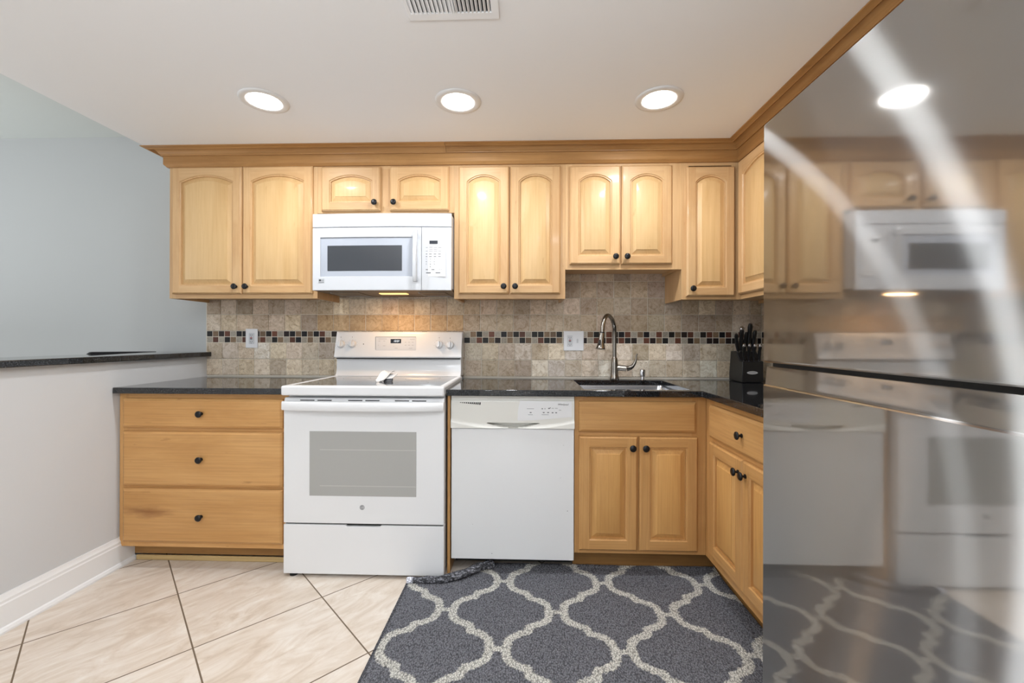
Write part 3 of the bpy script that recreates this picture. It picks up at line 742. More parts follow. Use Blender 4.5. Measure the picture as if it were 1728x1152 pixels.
# ------------------------------------------------------------------ faucet
FY = 2.615
fb = at(1037, 640, FY)
fc_ = thing('faucet', (fb.x, FY, ZC), 'brushed nickel gooseneck pull-down faucet arching over the sink', 'faucet')
def fp(px, py, Y): return at(px, py, Y)
s = MB().mat('nickel')
zt1 = fp(1037, 603, FY).z
s.lathe((fb.x, FY, ZC + 0.0005), (0, 0, 1), [(0, 0.027), (0.004, 0.028), (0.020, 0.0255), (0.024, 0.0235), (0.05, 0.0225), (0.10, 0.020), (zt1 - ZC - 0.006, 0.0165), (zt1 - ZC, 0.0135)], 28)
s.build('body', fc_)
pp = [(1037, 606, 0), (1037, 580, 0), (1037, 560, 0.004), (1036.2, 549, 0.02), (1034.0, 541.5, 0.045), (1030.8, 535.5, 0.075), (1026.5, 532.2, 0.11), (1022.5, 533.8, 0.14), (1019.5, 540, 0.165), (1017.3, 550, 0.18), (1016.2, 561, 0.188)]
P3 = [fp(a, b, FY - o) for a, b, o in pp]
def smoothpts(P, k=4):
    out_ = []
    for i in range(len(P) - 1):
        p0, p1, p2, p3 = P[max(i - 1, 0)], P[i], P[i + 1], P[min(i + 2, len(P) - 1)]
        for j in range(k):
            t_ = j / k
            out_.append(0.5 * ((2 * p1) + (p2 - p0) * t_ + (2 * p0 - 5 * p1 + 4 * p2 - p3) * t_ ** 2 + (3 * p1 - p0 - 3 * p2 + p3) * t_ ** 3))
    return out_ + [P[-1]]
MB().mat('nickel').tube(smoothpts(P3), 0.0118, 18).build('gooseneck', fc_)
h0 = P3[-1]; h1 = fp(1013.2, 589, FY - 0.20)
ax = (h1 - h0); Lh = ax.length; ax.normalize()
hd = MB().mat('nickel').lathe(h0, ax, [(0.002, 0.0125), (Lh * 0.15, 0.0150), (Lh * 0.6, 0.0175), (Lh * 0.85, 0.022), (Lh * 0.96, 0.0265), (Lh, 0.0255), (Lh, 0.018), (Lh - 0.003, 0.001)]).build('spray_head', fc_)
MB().mat('black_plastic').lathe(h0, ax, [(-0.003, 0.0122), (-0.003, 0.0135), (0.003, 0.0135), (0.003, 0.0122)]).build('collar', hd)
bc = h0 + ax * (Lh * 0.62) + Vector((-0.010, -0.0155, 0))
MB().mat('black_plastic').tube([bc - ax * 0.018, bc - ax * 0.010, bc + ax * 0.010, bc + ax * 0.018], [0.002, 0.006, 0.006, 0.002], 12).build('spray_button', hd)
l0 = fp(1040, 620, FY); l1 = fp(1057, 621.5, FY - 0.01)
s = MB().mat('nickel').tube([l0, l0 + (l1 - l0) * 0.2, l1], [0.0165, 0.0175, 0.0165], 20)
s.build('valve_stub', fc_)
LP = smoothpts([fp(1057.5, 621.6, FY - 0.01), fp(1064, 620, FY - 0.012), fp(1069.5, 615, FY - 0.015), fp(1073, 607, FY - 0.018), fp(1073.8, 601, FY - 0.02), fp(1075.3, 596.5, FY - 0.022)], 3)
nn = len(LP)
MB().mat('nickel').tube(LP, [0.0170 - 0.0125 * min(1, (i / (nn - 1)) * 1.35) for i in range(nn)], 14).build('lever', fc_)

# soap dispenser / air gap beside the faucet
dp = at(1084, 639, 2.60)
sd = thing('soap_dispenser', (dp.x, 2.60, ZC), 'small chrome capped dispenser on the counter right of the faucet', 'dispenser')
MB().mat('chrome').lathe((dp.x, 2.60, ZC + 0.0005), (0, 0, 1), [(0, 0.021), (0.003, 0.021), (0.005, 0.012), (0.022, 0.011), (0.024, 0.016), (0.058, 0.0165), (0.064, 0.014), (0.066, 0.006), (0.066, 0.0)]).build('body', sd)
MB().mat('black_plastic').box((dp.x - 0.004, 2.5815, ZC + 0.028), (dp.x + 0.004, 2.585, ZC + 0.052)).build('slot', sd)

# ------------------------------------------------------------------ range
YS = 2.045; YSB = YW - 0.015
SW = SX1 - SX0; scx = (SX0 + SX1) / 2
rg = thing('kitchen_range', (scx, 2.35, 0), 'white freestanding electric range with glass cooktop and oven window', 'range')
def sx(px, py=800, Y=YS): return at(px, py, Y).x
def sz(py, px=612, Y=YS): return at(px, py, Y).z
zct = 0.922; zcb = sz(667.5, 612, YS - 0.01)
MB().mat('white').box((SX0 + 0.004, YS + 0.045, 0.03), (SX1 - 0.004, YSB, zcb - 0.002)).build('body', rg, smooth=0)
for x in (SX0 + 0.04, SX1 - 0.04):
    for y in (YS + (0.025 if x < scx else 0.09), YSB - 0.06): MB().mat('rubber').lathe((x, y, 0.0005), (0, 0, 1), [(0, 0.018), (0.008, 0.018), (0.010, 0.01), (0.031, 0.01)]).build('foot', rg)
# cooktop frame and glass
yg0 = YS + 0.005; ygb = 2.60
s = MB().mat('white')
fw = 0.022
xs = [SX0 - 0.002, SX0 + fw + 0.006, SX1 - fw - 0.006, SX1 + 0.002]; ys = [YS - 0.022, YS + 0.022, ygb - 0.012, ygb + 0.012]
s.cells(xs, ys, lambda i, j: not (i == 1 and j == 1), zcb, zct)
s.build('cooktop_rim', rg, bevel=0.008, seg=3)
gl = MB().mat('ctop_glass').box((xs[1] - 0.001, ys[1] - 0.001, zct - 0.010), (xs[2] + 0.001, ys[2] + 0.001, zct - 0.002)).build('glass_cooktop', rg, smooth=0)
# burner rings printed on the glass
for bx_, by_, r in ((scx - 0.19, 2.21, 0.10), (scx + 0.19, 2.21, 0.085), (scx - 0.19, 2.45, 0.075), (scx + 0.19, 2.45, 0.10)):
    N = 48; s = MB().mat('grey_print')
    for k in range(N):
        a, b = 2 * math.pi * k / N, 2 * math.pi * (k + 1) / N
        s.poly([(bx_ + (r) * math.cos(a), by_ + r * math.sin(a), zct - 0.0017), (bx_ + r * math.cos(b), by_ + r * math.sin(b), zct - 0.0017), (bx_ + (r - 0.0015) * math.cos(b), by_ + (r - 0.0015) * math.sin(b), zct - 0.0017), (bx_ + (r - 0.0015) * math.cos(a), by_ + (r - 0.0015) * math.sin(a), zct - 0.0017)])
    s.build('burner_ring', gl, smooth=0)
# backguard: riser then tilted console
zr1 = at(670, 604, 2.62).z
s = MB().mat('white')
s.loft([[(x, y, z) for y, z in [(ygb - 0.012, zct - 0.002), (ygb + 0.004, zct + 0.012), (ygb + 0.014, zct + 0.035), (ygb + 0.018, zr1 + 0.004), (YSB, zr1 + 0.004), (YSB, zct - 0.002)]] for x in (SX0 + 0.006, SX1 - 0.006)])
s.build('backguard', rg, smooth=40, bevel=0.003)
zk0 = at(668, 604, 2.59).z; zk1 = at(668, 559.5, 2.63).z
yk0, yk1 = 2.588, 2.628
def kp(px, py):      # point on the tilted console face
    for _ in range(1):
        Y = 2.60
        for _ in range(6):
            p = at(px, py, Y); Y = yk0 + (yk1 - yk0) * (p.z - zk0) / (zk1 - zk0)
    return p
kn = Vector((0, -(zk1 - zk0), -(yk0 - yk1))).normalized(); kn = Vector((0, -(zk1 - zk0), (yk1 - yk0))).normalized()
kup = Vector((0, yk1 - yk0, zk1 - zk0)).normalized()
s = MB().mat('white')
xk0, xk1 = SX0 + 0.0, SX1 - 0.0
s.loft([[(x, y, z) for y, z in [(yk0 + 0.006, zk0), (yk0, zk0 + 0.006), (yk1 - 0.001, zk1 - 0.010), (yk1 + 0.004, zk1 - 0.002), (yk1 + 0.012, zk1), (YSB, zk1), (YSB, zk0)]] for x in (xk0, xk1)])
con = s.build('control_console', rg, smooth=40, bevel=0.005, seg=3)
MB().mat('dark_gap').box((SX0 + 0.012, yk0 + 0.012, zk0 - 0.006), (SX1 - 0.012, YSB - 0.01, zk0 + 0.001)).build('shadow_gap', rg, smooth=0)
# knobs
for px, py in ((575.6, 580.8), (594.6, 580.6), (741.3, 581.6), (759.6, 582.4)):
    p = kp(px, py)
    kb = MB().mat('white').lathe(p, kn, [(0, 0.0250), (0.004, 0.0245), (0.008, 0.022), (0.014, 0.0205), (0.016, 0.019), (0.016, 0.0)], 28).build('dial_knob', con)
    u = Vector((1, 0, 0)); s = MB().mat('white' if px < 700 else 'handle_grey')
    o = p + kn * 0.016
    s.prism([o + u * a + kup * b for a, b in ((-0.004, -0.018), (0.004, -0.018), (0.004, 0.018), (-0.004, 0.018))], kn * 0.010); s.build('grip', kb, bevel=0.001)
    s = MB().mat('dark_print'); q = kp(px, py - 12); s.prism([q + u * a + kup * b + kn * 0.0002 for a, b in ((-0.0015, -0.002), (0.0015, -0.002), (0.0015, 0.002), (-0.0015, 0.002))], kn * 0.0004)
    s.mat('light_print')
    for k in range(9):
        an = math.radians(-130 + 260 * k / 8); q = p + u * (0.031 * math.sin(an)) + kup * (0.031 * math.cos(an)) + kn * 0.0002
        s.prism([q + u * a + kup * b for a, b in ((-0.0015, -0.001), (0.0015, -0.001), (0.0015, 0.001), (-0.0015, 0.001))], kn * 0.0003)
    q = kp(px - 1, py + 13); s.prism([q + u * a + kup * b + kn * 0.0002 for a, b in ((-0.006, -0.0008), (0.006, -0.0008), (0.006, 0.0008), (-0.006, 0.0008))], kn * 0.0003)
    s.build('dial_marking', con, smooth=0)
q = kp(613.4, 580.4); MB().mat('dark_print').lathe(q, kn, [(0, 0.003), (0.001, 0.003), (0.001, 0)]).build('indicator_light', con)
# display window
def kquad(s, pxa, pya, pxb, pyb, off, th=0.0008):
    a = kp(pxa, pya); b = kp(pxb, pya); c_ = kp(pxb, pyb); d = kp(pxa, pyb)
    s.prism([v_ + kn * off for v_ in (a, b, c_, d)], kn * th)
s = MB().mat('white_mw'); kquad(s, 634, 568.5, 702, 591, 0.0002, 0.0012)
s.mat('grey_print'); kquad(s, 634, 568, 702, 568.7, 0.0002, 0.0018); kquad(s, 633.6, 568, 634.3, 590, 0.0002, 0.0018)
dpn = s.build('display_panel', con, smooth=0)
s = MB().mat('display'); kquad(s, 659.3, 572.0, 677, 579.0, 0.0015); s.build('clock_display', dpn, smooth=0)
s = MB().mat('digits'); q = kp(669.2, 575.6) + kn * 0.0028; s.text('12:21', q, (1, 0, 0), kup, 0.0165, 0.25); s.build('clock_digits', dpn, smooth=0)
s = MB().mat('light_print')
for px, py, w_ in ((639, 571.5, 14), (639, 575, 3), (647, 575, 3), (638, 582, 1.2), (646.5, 583, 4), (664, 584, 1.2), (666, 587, 5), (692, 572, 8), (683, 577, 3), (689, 577, 3), (695, 577, 3), (683, 582, 3), (689, 582, 3), (695, 582, 3), (690, 587, 6)):
    kquad(s, px, py, px + w_, py + 0.7, 0.0016, 0.0003)
s.build('button_lettering', dpn, smooth=0)
# oven door
zd0, zd1 = sz(884, 612), sz(671.5, 612)
s = MB().mat('white').loft([[(x, y, z) for y, z in [(YS + 0.042, zd0), (YS, zd0), (YS, zd1 - 0.022), (YS + 0.010, zd1), (YS + 0.042, zd1)]] for x in (SX0 + 0.001, SX1 - 0.001)])
od = s.build('oven_door', rg, smooth=0, bevel=0.004)
s = MB().mat('dark_gap')
for a, b in ((506, 530), (535, 559), (587, 611), (616, 640), (666, 690), (695, 719)):
    x0, x1 = sx(a, 676), sx(b, 676)
    for f in (0,):
        z = zd1 - 0.0125; y = YS + 0.0057
        s.box((x0, y - 0.0025, z - 0.0022), (x1, y + 0.002, z + 0.0022))
s.build('vent_slot', od, smooth=0)
# bowed handle
s = MB().mat('white'); N = 30; zh1, zh0 = sz(677, 612), sz(691.5, 612); rings = []
for i in range(N + 1):
    f = -1 + 2 * i / N; x = scx + f * (SW / 2 - 0.001); o = 0.020 + 0.028 * (1 - f * f) ** 0.6 * 1.0
    rings.append([(x, YS - o + 0.016, zh0 + 0.004), (x, YS - o + 0.003, zh0), (x, YS - o, zh0 + 0.006), (x, YS - o + 0.001, zh1 - 0.006), (x, YS - o + 0.005, zh1), (x, YS - o + 0.016, zh1)])
s.loft(rings)
for sg in (-1, 1): s.box((scx + sg * (SW / 2 - 0.002), YS - 0.012, zh0 + 0.002), (scx + sg * (SW / 2 - 0.03), YS + 0.001, zh1 - 0.001))
s.build('handle', od, smooth=40)
x0, x1, z0, z1 = sx(522.5, 780), sx(702.5, 780), sz(837, 612), sz(728, 612)
s = MB().mat('oven_glass').box((x0, YS - 0.0012, z0), (x1, YS + 0.002, z1))
ow = s.build('oven_window', od, smooth=0)
s = MB().mat('oven_line')
for py in (759, 820): zz_ = sz(py); s.box((x0 + 0.05, YS - 0.0014, zz_ - 0.002), (x1 - 0.002, YS - 0.0011, zz_ + 0.002))
s.build('oven_rack', ow, smooth=0)
# round monogram badge
p = at(611, 856, YS)
s = MB().mat('grey_print').lathe(p + Vector((0, 0.0002, 0)), (0, -1, 0), [(0, 0.0120), (0.0014, 0.0115), (0.0014, 0.0)], 28)
bd = s.build('emblem', od)
s = MB().mat('white'); o = p + Vector((0, -0.0016, 0))
s.text('GE', o, (1, 0, 0), (0, 0, 1), 0.013, 0.3)
N = 32
for k in range(N):
    a, b = 2 * math.pi * k / N, 2 * math.pi * (k + 1) / N
    s.poly([o + Vector((r * math.cos(t_), 0, r * math.sin(t_))) for r, t_ in ((0.0102, a), (0.0102, b), (0.0092, b), (0.0092, a))])
s.build('emblem_lettering', bd, smooth=0)
# storage drawer
zw1, zw0 = sz(886.5, 612), sz(970, 612)
MB().mat('dark_gap').box((SX0 + 0.008, YS + 0.012, zw1 - 0.004), (SX1 - 0.008, YS + 0.04, zd0 + 0.004)).build('drawer_gap', rg, smooth=0)
s = MB().mat('white')
s.loft([[(x, y, z) for y, z in [(YS + 0.042, zw0), (YS + 0.001, zw0), (YS + 0.001, zw1 - (0.006 if abs(x - scx) < 0.083 else 0)), (YS + 0.042, zw1 - (0.006 if abs(x - scx) < 0.083 else 0))]] for x in (SX0 + 0.001, scx - 0.085, scx - 0.08, scx + 0.08, scx + 0.085, SX1 - 0.001)])
s.build('storage_drawer', rg, smooth=0, bevel=0.003)

# spoon rest standing on the cooktop
sp = at(640, 643.5, 2.245); zg = zct - 0.002
ob = thing('spoon_rest', (sp.x + 0.03, 2.27, zg), 'white ceramic spoon rest with raised lip on the glass cooktop', 'spoon rest')
def q3(px, py, Y): return at(px, py, Y)
s = MB().mat('ceramic')
# folded sheet: a rounded foot rising back over a ridge, right wing tilted up
rows = []
U_n, V_n = 12, 16
for i in range(U_n + 1):
    u = i / U_n; r = []
    for j in range(V_n + 1):
        v = j / V_n
        # centre line from the foot tip (front-left) up to the crest, then along the wing
        wdt = 0.056 * (0.62 + 0.38 * math.sin(math.pi * min(1, v * 1.3) * 0.5)) * (1 if v > 0.12 else 0.55 + 0.45 * math.sqrt(v / 0.12))
        cx = sp.x - 0.004 + 0.034 * v; cy = 2.235 + 0.095 * v; cz = zg + 0.004 + 0.046 * (0.5 - 0.5 * math.cos(math.pi * min(1, v * 1.15)))
        xo = (u - 0.5) * wdt; sag = 0.010 * (1 - (2 * u - 1) ** 2) * (1 - 0.5 * v)
        r.append((cx + xo, cy, max(zg + 0.003, cz - sag + 0.004 * abs(2 * u - 1))))
    rows.append(r)
top = rows
G = [[s.v(p) for p in r] for r in top]; Gb = [[s.v((p[0], p[1], p[2] - 0.003)) for p in r] for r in top]
for A_, fl in ((G, 0), (Gb, 1)):
    for i in range(U_n):
        for j in range(V_n):
            q = [A_[i][j], A_[i + 1][j], A_[i + 1][j + 1], A_[i][j + 1]]; s.face(q[::-1] if fl else q)
for i in range(U_n):
    s.face([G[i][0], Gb[i][0], Gb[i + 1][0], G[i + 1][0]]); s.face([G[i][V_n], G[i + 1][V_n], Gb[i + 1][V_n], Gb[i][V_n]])
for j in range(V_n):
    s.face([G[0][j], G[0][j + 1], Gb[0][j + 1], Gb[0][j]]); s.face([G[U_n][j], Gb[U_n][j], Gb[U_n][j + 1], G[U_n][j + 1]])
s.build('rest_bowl', ob, smooth=60)
# wing: tilted plate to the right with dark underside
wa, wb, wc, wd = q3(645, 630.5, 2.33), q3(671.5, 631.0, 2.33), q3(662, 638.6, 2.27), q3(649, 639.2, 2.27)
s = MB().mat('ceramic').poly([wa + Vector((0, 0, 0.003)), wb + Vector((0, 0, 0.003)), wc + Vector((0, 0, 0.003)), wd + Vector((0, 0, 0.003))])
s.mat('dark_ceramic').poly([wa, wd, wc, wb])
s.mat('ceramic')
ww = [wa, wb, wc, wd]
for i in range(4): s.poly([ww[i], ww[(i + 1) % 4], ww[(i + 1) % 4] + Vector((0, 0, 0.003)), ww[i] + Vector((0, 0, 0.003))])
s.build('rest_wing', ob, smooth=0, recalc=False, label='dark underside tilting up to the right')
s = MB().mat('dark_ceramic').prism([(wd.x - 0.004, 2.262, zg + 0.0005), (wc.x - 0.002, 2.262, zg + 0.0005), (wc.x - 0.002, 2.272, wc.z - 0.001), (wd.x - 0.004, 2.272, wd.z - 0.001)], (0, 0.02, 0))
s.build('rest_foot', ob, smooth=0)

# ------------------------------------------------------------------ dishwasher
YD = YBD + 0.002
dw = thing('dishwasher', ((DX0 + DX1) / 2, 2.4, 0), 'white built-in dishwasher with bowed pocket handle, between range and sink', 'dishwasher')
def dx(px, py=800): return at(px, py, YD).x
def dz(py, px=865): return at(px, py, YD).z
MB().mat('dark_gap').box((DX0 + 0.004, YD + 0.04, 0.105), (DX1 - 0.004, YW - 0.03, ZCB - 0.004)).build('tub', dw, smooth=0)
zp0, zp1 = dz(722.0), ZCB - 0.0035
MB().mat('dw_door').box((DX0 + 0.003, YD, dz(944)), (DX1 - 0.001, YD + 0.0395, zp0 - 0.002)).build('door', dw, smooth=0, bevel=0.003)
xc = dx(866, 715); Wd = (DX1 - DX0) / 2
def fas(u, v):     # fascia height field
    x = DX0 + 0.001 + u * (DX1 - DX0 - 0.001); z = zp0 + v * (zp1 - zp0); o = 0.012
    zt = dz(714.5); dxn = (x - xc) / 0.125
    if z > dz(675): o = 0.004
    elif z > dz(677): o = 0.009
    low = dz(714) + 0.0 - 0.012 * (abs((x - xc) / Wd)) ** 0.5 * 0
    curve = dz(707) + (dz(719.5) - dz(707)) * (1 - min(1, abs(x - xc) / Wd) ** 2)     # long smile line
    if z < curve: o = 0.012 + 0.010 * min(1, (curve - z) / 0.012)
    if abs(dxn) < 1:
        pt = dz(714.0); pb = pt - 0.021 * (1 - dxn * dxn)
        if pb < z < pt: o = -0.024
    return (x, YD + 0.012 - o, z)
s = MB().mat('bisque').grid(fas, [i / 150 for i in range(151)], [i / 60 for i in range(61)])
fo = s.build('control_fascia', dw, smooth=60)
MB().mat('bisque').box((DX0 + 0.001, YD + 0.037, zp0), (DX1, YD + 0.0395, zp1)).build('fascia_back', dw, smooth=0)
s = MB().mat('dark_gap')
for k in range(11):
    x = dx(776.5 + k * 3.25, 681); h = 0.003 + 0.009 * k / 10
    zt = dz(679.0); s.prism([(x, YD - 0.0006, zt), (x + 0.0065, YD - 0.0006, zt), (x + 0.0055, YD - 0.0006, zt - h), (x - 0.001, YD - 0.0006, zt - h)], (0, 0.0008, 0))
s.build('vent_slots', fo, smooth=0)
s = MB().mat('white')
pts = [(877.5, 676), (965, 677.5), (965, 703.5), (930, 706.5), (900, 709), (873.5, 709.5), (873.6, 698), (875, 686)]
s.prism([tuple(at(a, b, YD - 0.0003)) for a, b in pts], (0, -0.0008, 0)); s.build('control_panel', fo, smooth=0)
s = MB().mat('grey_print')
for a, b, w_ in ((889, 689, 12), (914, 688.5, 2.2), (919, 688.5, 1.2), (925, 688, 3), (928, 687, 1.2), (931, 688.5, 3.5), (936.5, 688.5, 4.5), (943, 691.5, 4), (894, 695, 3), (916, 695, 3), (923.5, 695, 3), (931, 695.3, 3), (937, 695.3, 3), (891, 699.3, 8), (914, 699.3, 12)):
    p = at(a, b, YD - 0.0012); q = at(a + w_, b + (1.8 if w_ == 3 or w_ < 3 else 0.7), YD - 0.0012); s.box((p.x, YD - 0.0014, p.z), (q.x, YD - 0.0011, q.z))
s.build('button_lettering', fo, smooth=0)
s = MB().mat('dark_print').text('Whirlpool', at(950, 682.3, YD - 0.0014), (1, 0, 0), (0, 0, 1), 0.0125, 0.3); s.build('brand_lettering', fo, smooth=0)
s = MB().mat('dark_print')
for a, b, r in ((957.5, 862, 0.0018), (830, 933.5, 0.0018), (797.5, 884, 0.001), (946, 806, 0.001), (951, 751, 0.001)):
    s.lathe(at(a, b, YD - 0.0001), (0, -1, 0), [(0, r), (0.0004, r), (0.0004, 0)], 8)
s.build('paint_chips', dw, smooth=0)
MB().mat('dark_gap').box((DX0 + 0.01, YB + 0.07, 0.028), (DX1 - 0.005, YB + 0.085, 0.105)).build('kick_plate', dw, smooth=0)

# ------------------------------------------------------------------ microwave
YM = 2.322; mx0 = at(526.5, 430, YM).x; mx1 = at(761, 430, YM).x; mcx = (mx0 + mx1) / 2; MWW = mx1 - mx0
def mz(py, px=650): return at(px, py, YM).z
def mxx(px, py=430): return at(px, py, YM).x
zm1 = mz(359.8); zm0 = mz(489.5)
mw = thing('microwave', (mcx, 2.5, zm0), 'white over-the-range microwave mounted above the cooktop', 'microwave')
MB().mat('white_mw').box((mx0 + 0.003, YM + 0.035, zm0 + 0.012), (mx1 - 0.003, YW - 0.0145, zm1)).build('case', mw, smooth=0, bevel=0.002)
def bow(x): return 0.012 * (1 - ((x - mcx) / (MWW / 2)) ** 2)
def front(s, x0, x1, z0, z1, inset=0.0, base=YM, thick=0.019, N=16, slope=0.0):
    rings = []
    for i in range(N + 1):
        x = x0 + (x1 - x0) * i / N; y = base - bow(x) + inset
        rings.append([(x, y + thick, z0), (x, y + 0.002, z0), (x, y, z0 + 0.002), (x, y, z1 - 0.002), (x, y + 0.002, z1), (x, y + thick, z1)])
    s.loft(rings)
zv = mz(383.5)
s = MB().mat('white_mw'); front(s, mx0, mx1, zv + 0.0035, zm1, 0.0, YM + 0.008, thick=0.019); s.build('vent_band', mw, smooth=40)
xd = mxx(711.3)
# door frame around window with recessed bezel
wx0, wx1, wz0, wz1 = mxx(539.5), mxx(696), mz(466), mz(400)
s = MB().mat('white_mw')
front(s, mx0, wx0, zm0, zv, 0, YM + 0.008, N=4); front(s, wx1, xd - 0.0018, zm0, zv, 0, YM + 0.008, N=4)
front(s, wx0, wx1, zm0, wz0, 0, YM + 0.008, N=12); front(s, wx0, wx1, wz1, zv, 0, YM + 0.008, N=12)
md = s.build('door', mw, smooth=40)
s = MB().mat('mw_bezel'); front(s, wx0, wx1, wz0, wz1, 0.006, YM + 0.008, 0.02, 12); s.build('window_bezel', md, smooth=40)
s = MB().mat('mw_glass'); front(s, mxx(551.5), mxx(678), mz(456.5), mz(413.5), 0.004, YM + 0.008, 0.02, 12); s.build('window', md, smooth=40)
hx = mxx(702.5); za_, zb2 = mz(476), mz(389.5)
s = MB().mat('handle_grey'); s.loft([[(hx - 0.0135, y - 0.002, z), (hx - 0.010, y - 0.012, z), (hx + 0.010, y - 0.012, z), (hx + 0.0135, y - 0.002, z), (hx + 0.0135, y + 0.004, z), (hx - 0.0135, y + 0.004, z)] for y, z in ((YM - 0.020, za_), (YM - 0.028, za_ + 0.03), (YM - 0.032, (za_ + zb2) / 2), (YM - 0.028, zb2 - 0.03), (YM - 0.020, zb2))])
for z in (za_ + 0.012, zb2 - 0.030): s.box((hx - 0.008, YM - 0.024, z), (hx + 0.008, YM + 0.006, z + 0.02))
s.build('handle', md, bevel=0.003, smooth=40)
MB().mat('dark_gap').box((mx0 + 0.004, YM + 0.028, zm0 + 0.012), (mx1 - 0.004, YM + 0.0345, zm1 - 0.004)).build('seam_gap', mw, smooth=0)
s = MB().mat('white_mw'); front(s, xd + 0.001, mx1, zm0, zv, 0, YM + 0.008, N=6); mc = s.build('control_panel', mw, smooth=40)
def kbow(x): return bow(mxx(728)) if x > xd else bow(x)
def mq(s, a, b, c_, d, off=0.0004, th=0.0008):
    x0, x1, z0, z1 = mxx(a), mxx(c_), mz(d), mz(b); xm = (x0 + x1) / 2; y = YM + 0.008 - kbow(xm) - off
    s.box((x0, y - th, z0), (x1, y + 0.002, z1))
s = MB().mat('white'); mq(s, 712.5, 402.5, 751.5, 466.5, 0.0002, 0.0006); kpd = s.build('keypad', mc, smooth=0)
s = MB().mat('display'); mq(s, 724.5, 406, 738.5, 411.8, 0.001); s.build('display', mc, smooth=0)
s = MB().mat('grey_print')
for r, py in enumerate((415, 417.5, 420.5, 423.3)):
    for k in range(4):
        if r in (0, 2) and k in (0, 3): continue
        mq(s, 716.5 + k * 7.6, py, 716.5 + k * 7.6 + (5, 6, 6, 5.5)[k], py + 0.6, 0.001, 0.0003)
for r, py in enumerate((428, 432.3)):
    for k in range(4): mq(s, 716.5 + k * 7.6, py, 716.5 + k * 7.6 + 4.4, py + 1.3, 0.001, 0.0003)
for r, py in enumerate((454.2,)):
    for k in (0, 2): mq(s, 717 + k * 5.6, py, 717 + k * 5.6 + 5, py + 1.4, 0.001, 0.0003)
for a in (719, 735): mq(s, a, 459.5, a + 8, 461.2, 0.001, 0.0003)
mq(s, 740.5, 454.5, 742, 455.3, 0.001, 0.0003); mq(s, 744, 454.5, 745.5, 455.3, 0.001, 0.0003)
nums = ['1', '2', '3', '4', '5', '6', '7', '8', '9', '0']
for k, ch in enumerate(nums):
    r, q = divmod(k, 3)
    if ch == '0': q = 1
    px, py = 719.3 + q * 6.8, 437.3 + r * 4.3; xx = mxx(px)
    s.text(ch, (xx, YM + 0.008 - kbow(xx) - 0.0016, mz(py)), (1, 0, 0), (0, 0, 1), 0.0105)
for py, r in ((438.5, 0.008), (447, 0.0105)):
    xx = mxx(742); o = Vector((xx, YM + 0.008 - kbow(xx) - 0.0014, mz(py)))
    for k in range(24):
        a, b = 2 * math.pi * k / 24, 2 * math.pi * (k + 1) / 24
        s.poly([o + Vector((rr_ * math.cos(t_), 0, rr_ * math.sin(t_))) for rr_, t_ in ((r, a), (r, b), (r - 0.001, b), (r - 0.001, a))])
s.build('button_lettering', mc, smooth=0)
s = MB().mat('handle_grey'); mq(s, 536.8, 469.5, 546.8, 477, 0.0, 0.0012); bg_ = s.build('badge', md, smooth=0)
xx = mxx(539.5); y = YM + 0.008 - bow(xx) - 0.0014
s = MB().mat('dark_print').lathe((xx, y, mz(472.5)), (0, -1, 0), [(0, 0.0055), (0.0005, 0.0055), (0.0005, 0)], 20)
s.text('LG', (mxx(543.7), y - 0.0002, mz(472.6)), (1, 0, 0), (0, 0, 1), 0.010); mq(s, 537.6, 475.5, 546, 476.1, 0.0013, 0.0003)
s.build('badge_lettering', bg_, smooth=0)
# underside
s = MB().mat('hood_steel').box((mx0 + 0.004, YM + 0.012, zm0 - 0.001), (mx1 - 0.004, YW - 0.0145, zm0 + 0.011)); s.build('underside_plate', mw, smooth=0, bevel=0.002)
for a, b in ((0.06, 0.22), (MWW - 0.20, MWW - 0.05)):
    s = MB().mat('hood_steel').box((mx0 + a, YM + 0.09, zm0 - 0.004), (mx0 + b, YM + 0.30, zm0 - 0.001))
    s.mat('handle_grey'); x0, x1, y0, y1 = mx0 + a, mx0 + b, YM + 0.09, YM + 0.30
    s.box((x0, y1 - 0.005, zm0 - 0.006), (x1, y1, zm0 - 0.004)).box((x0, y0, zm0 - 0.006), (x0 + 0.005, y1, zm0 - 0.004)); s.build('grease_filter', mw, smooth=0)
lx0, lx1 = mxx(628, 493), mxx(692, 493)
lx0 = mcx - 0.06; lx1 = mcx + 0.10
MB().mat('hood_lens').box((lx0, YM + 0.14, zm0 - 0.005), (lx1, YM + 0.19, zm0 - 0.001)).build('lamp_lens', mw, bevel=0.002)
light('hood_light', 'AREA', ((lx0 + lx1) / 2, YM + 0.165, zm0 - 0.008), 1.3, (1.0, 0.62, 0.32), 0.15, sy=0.05)

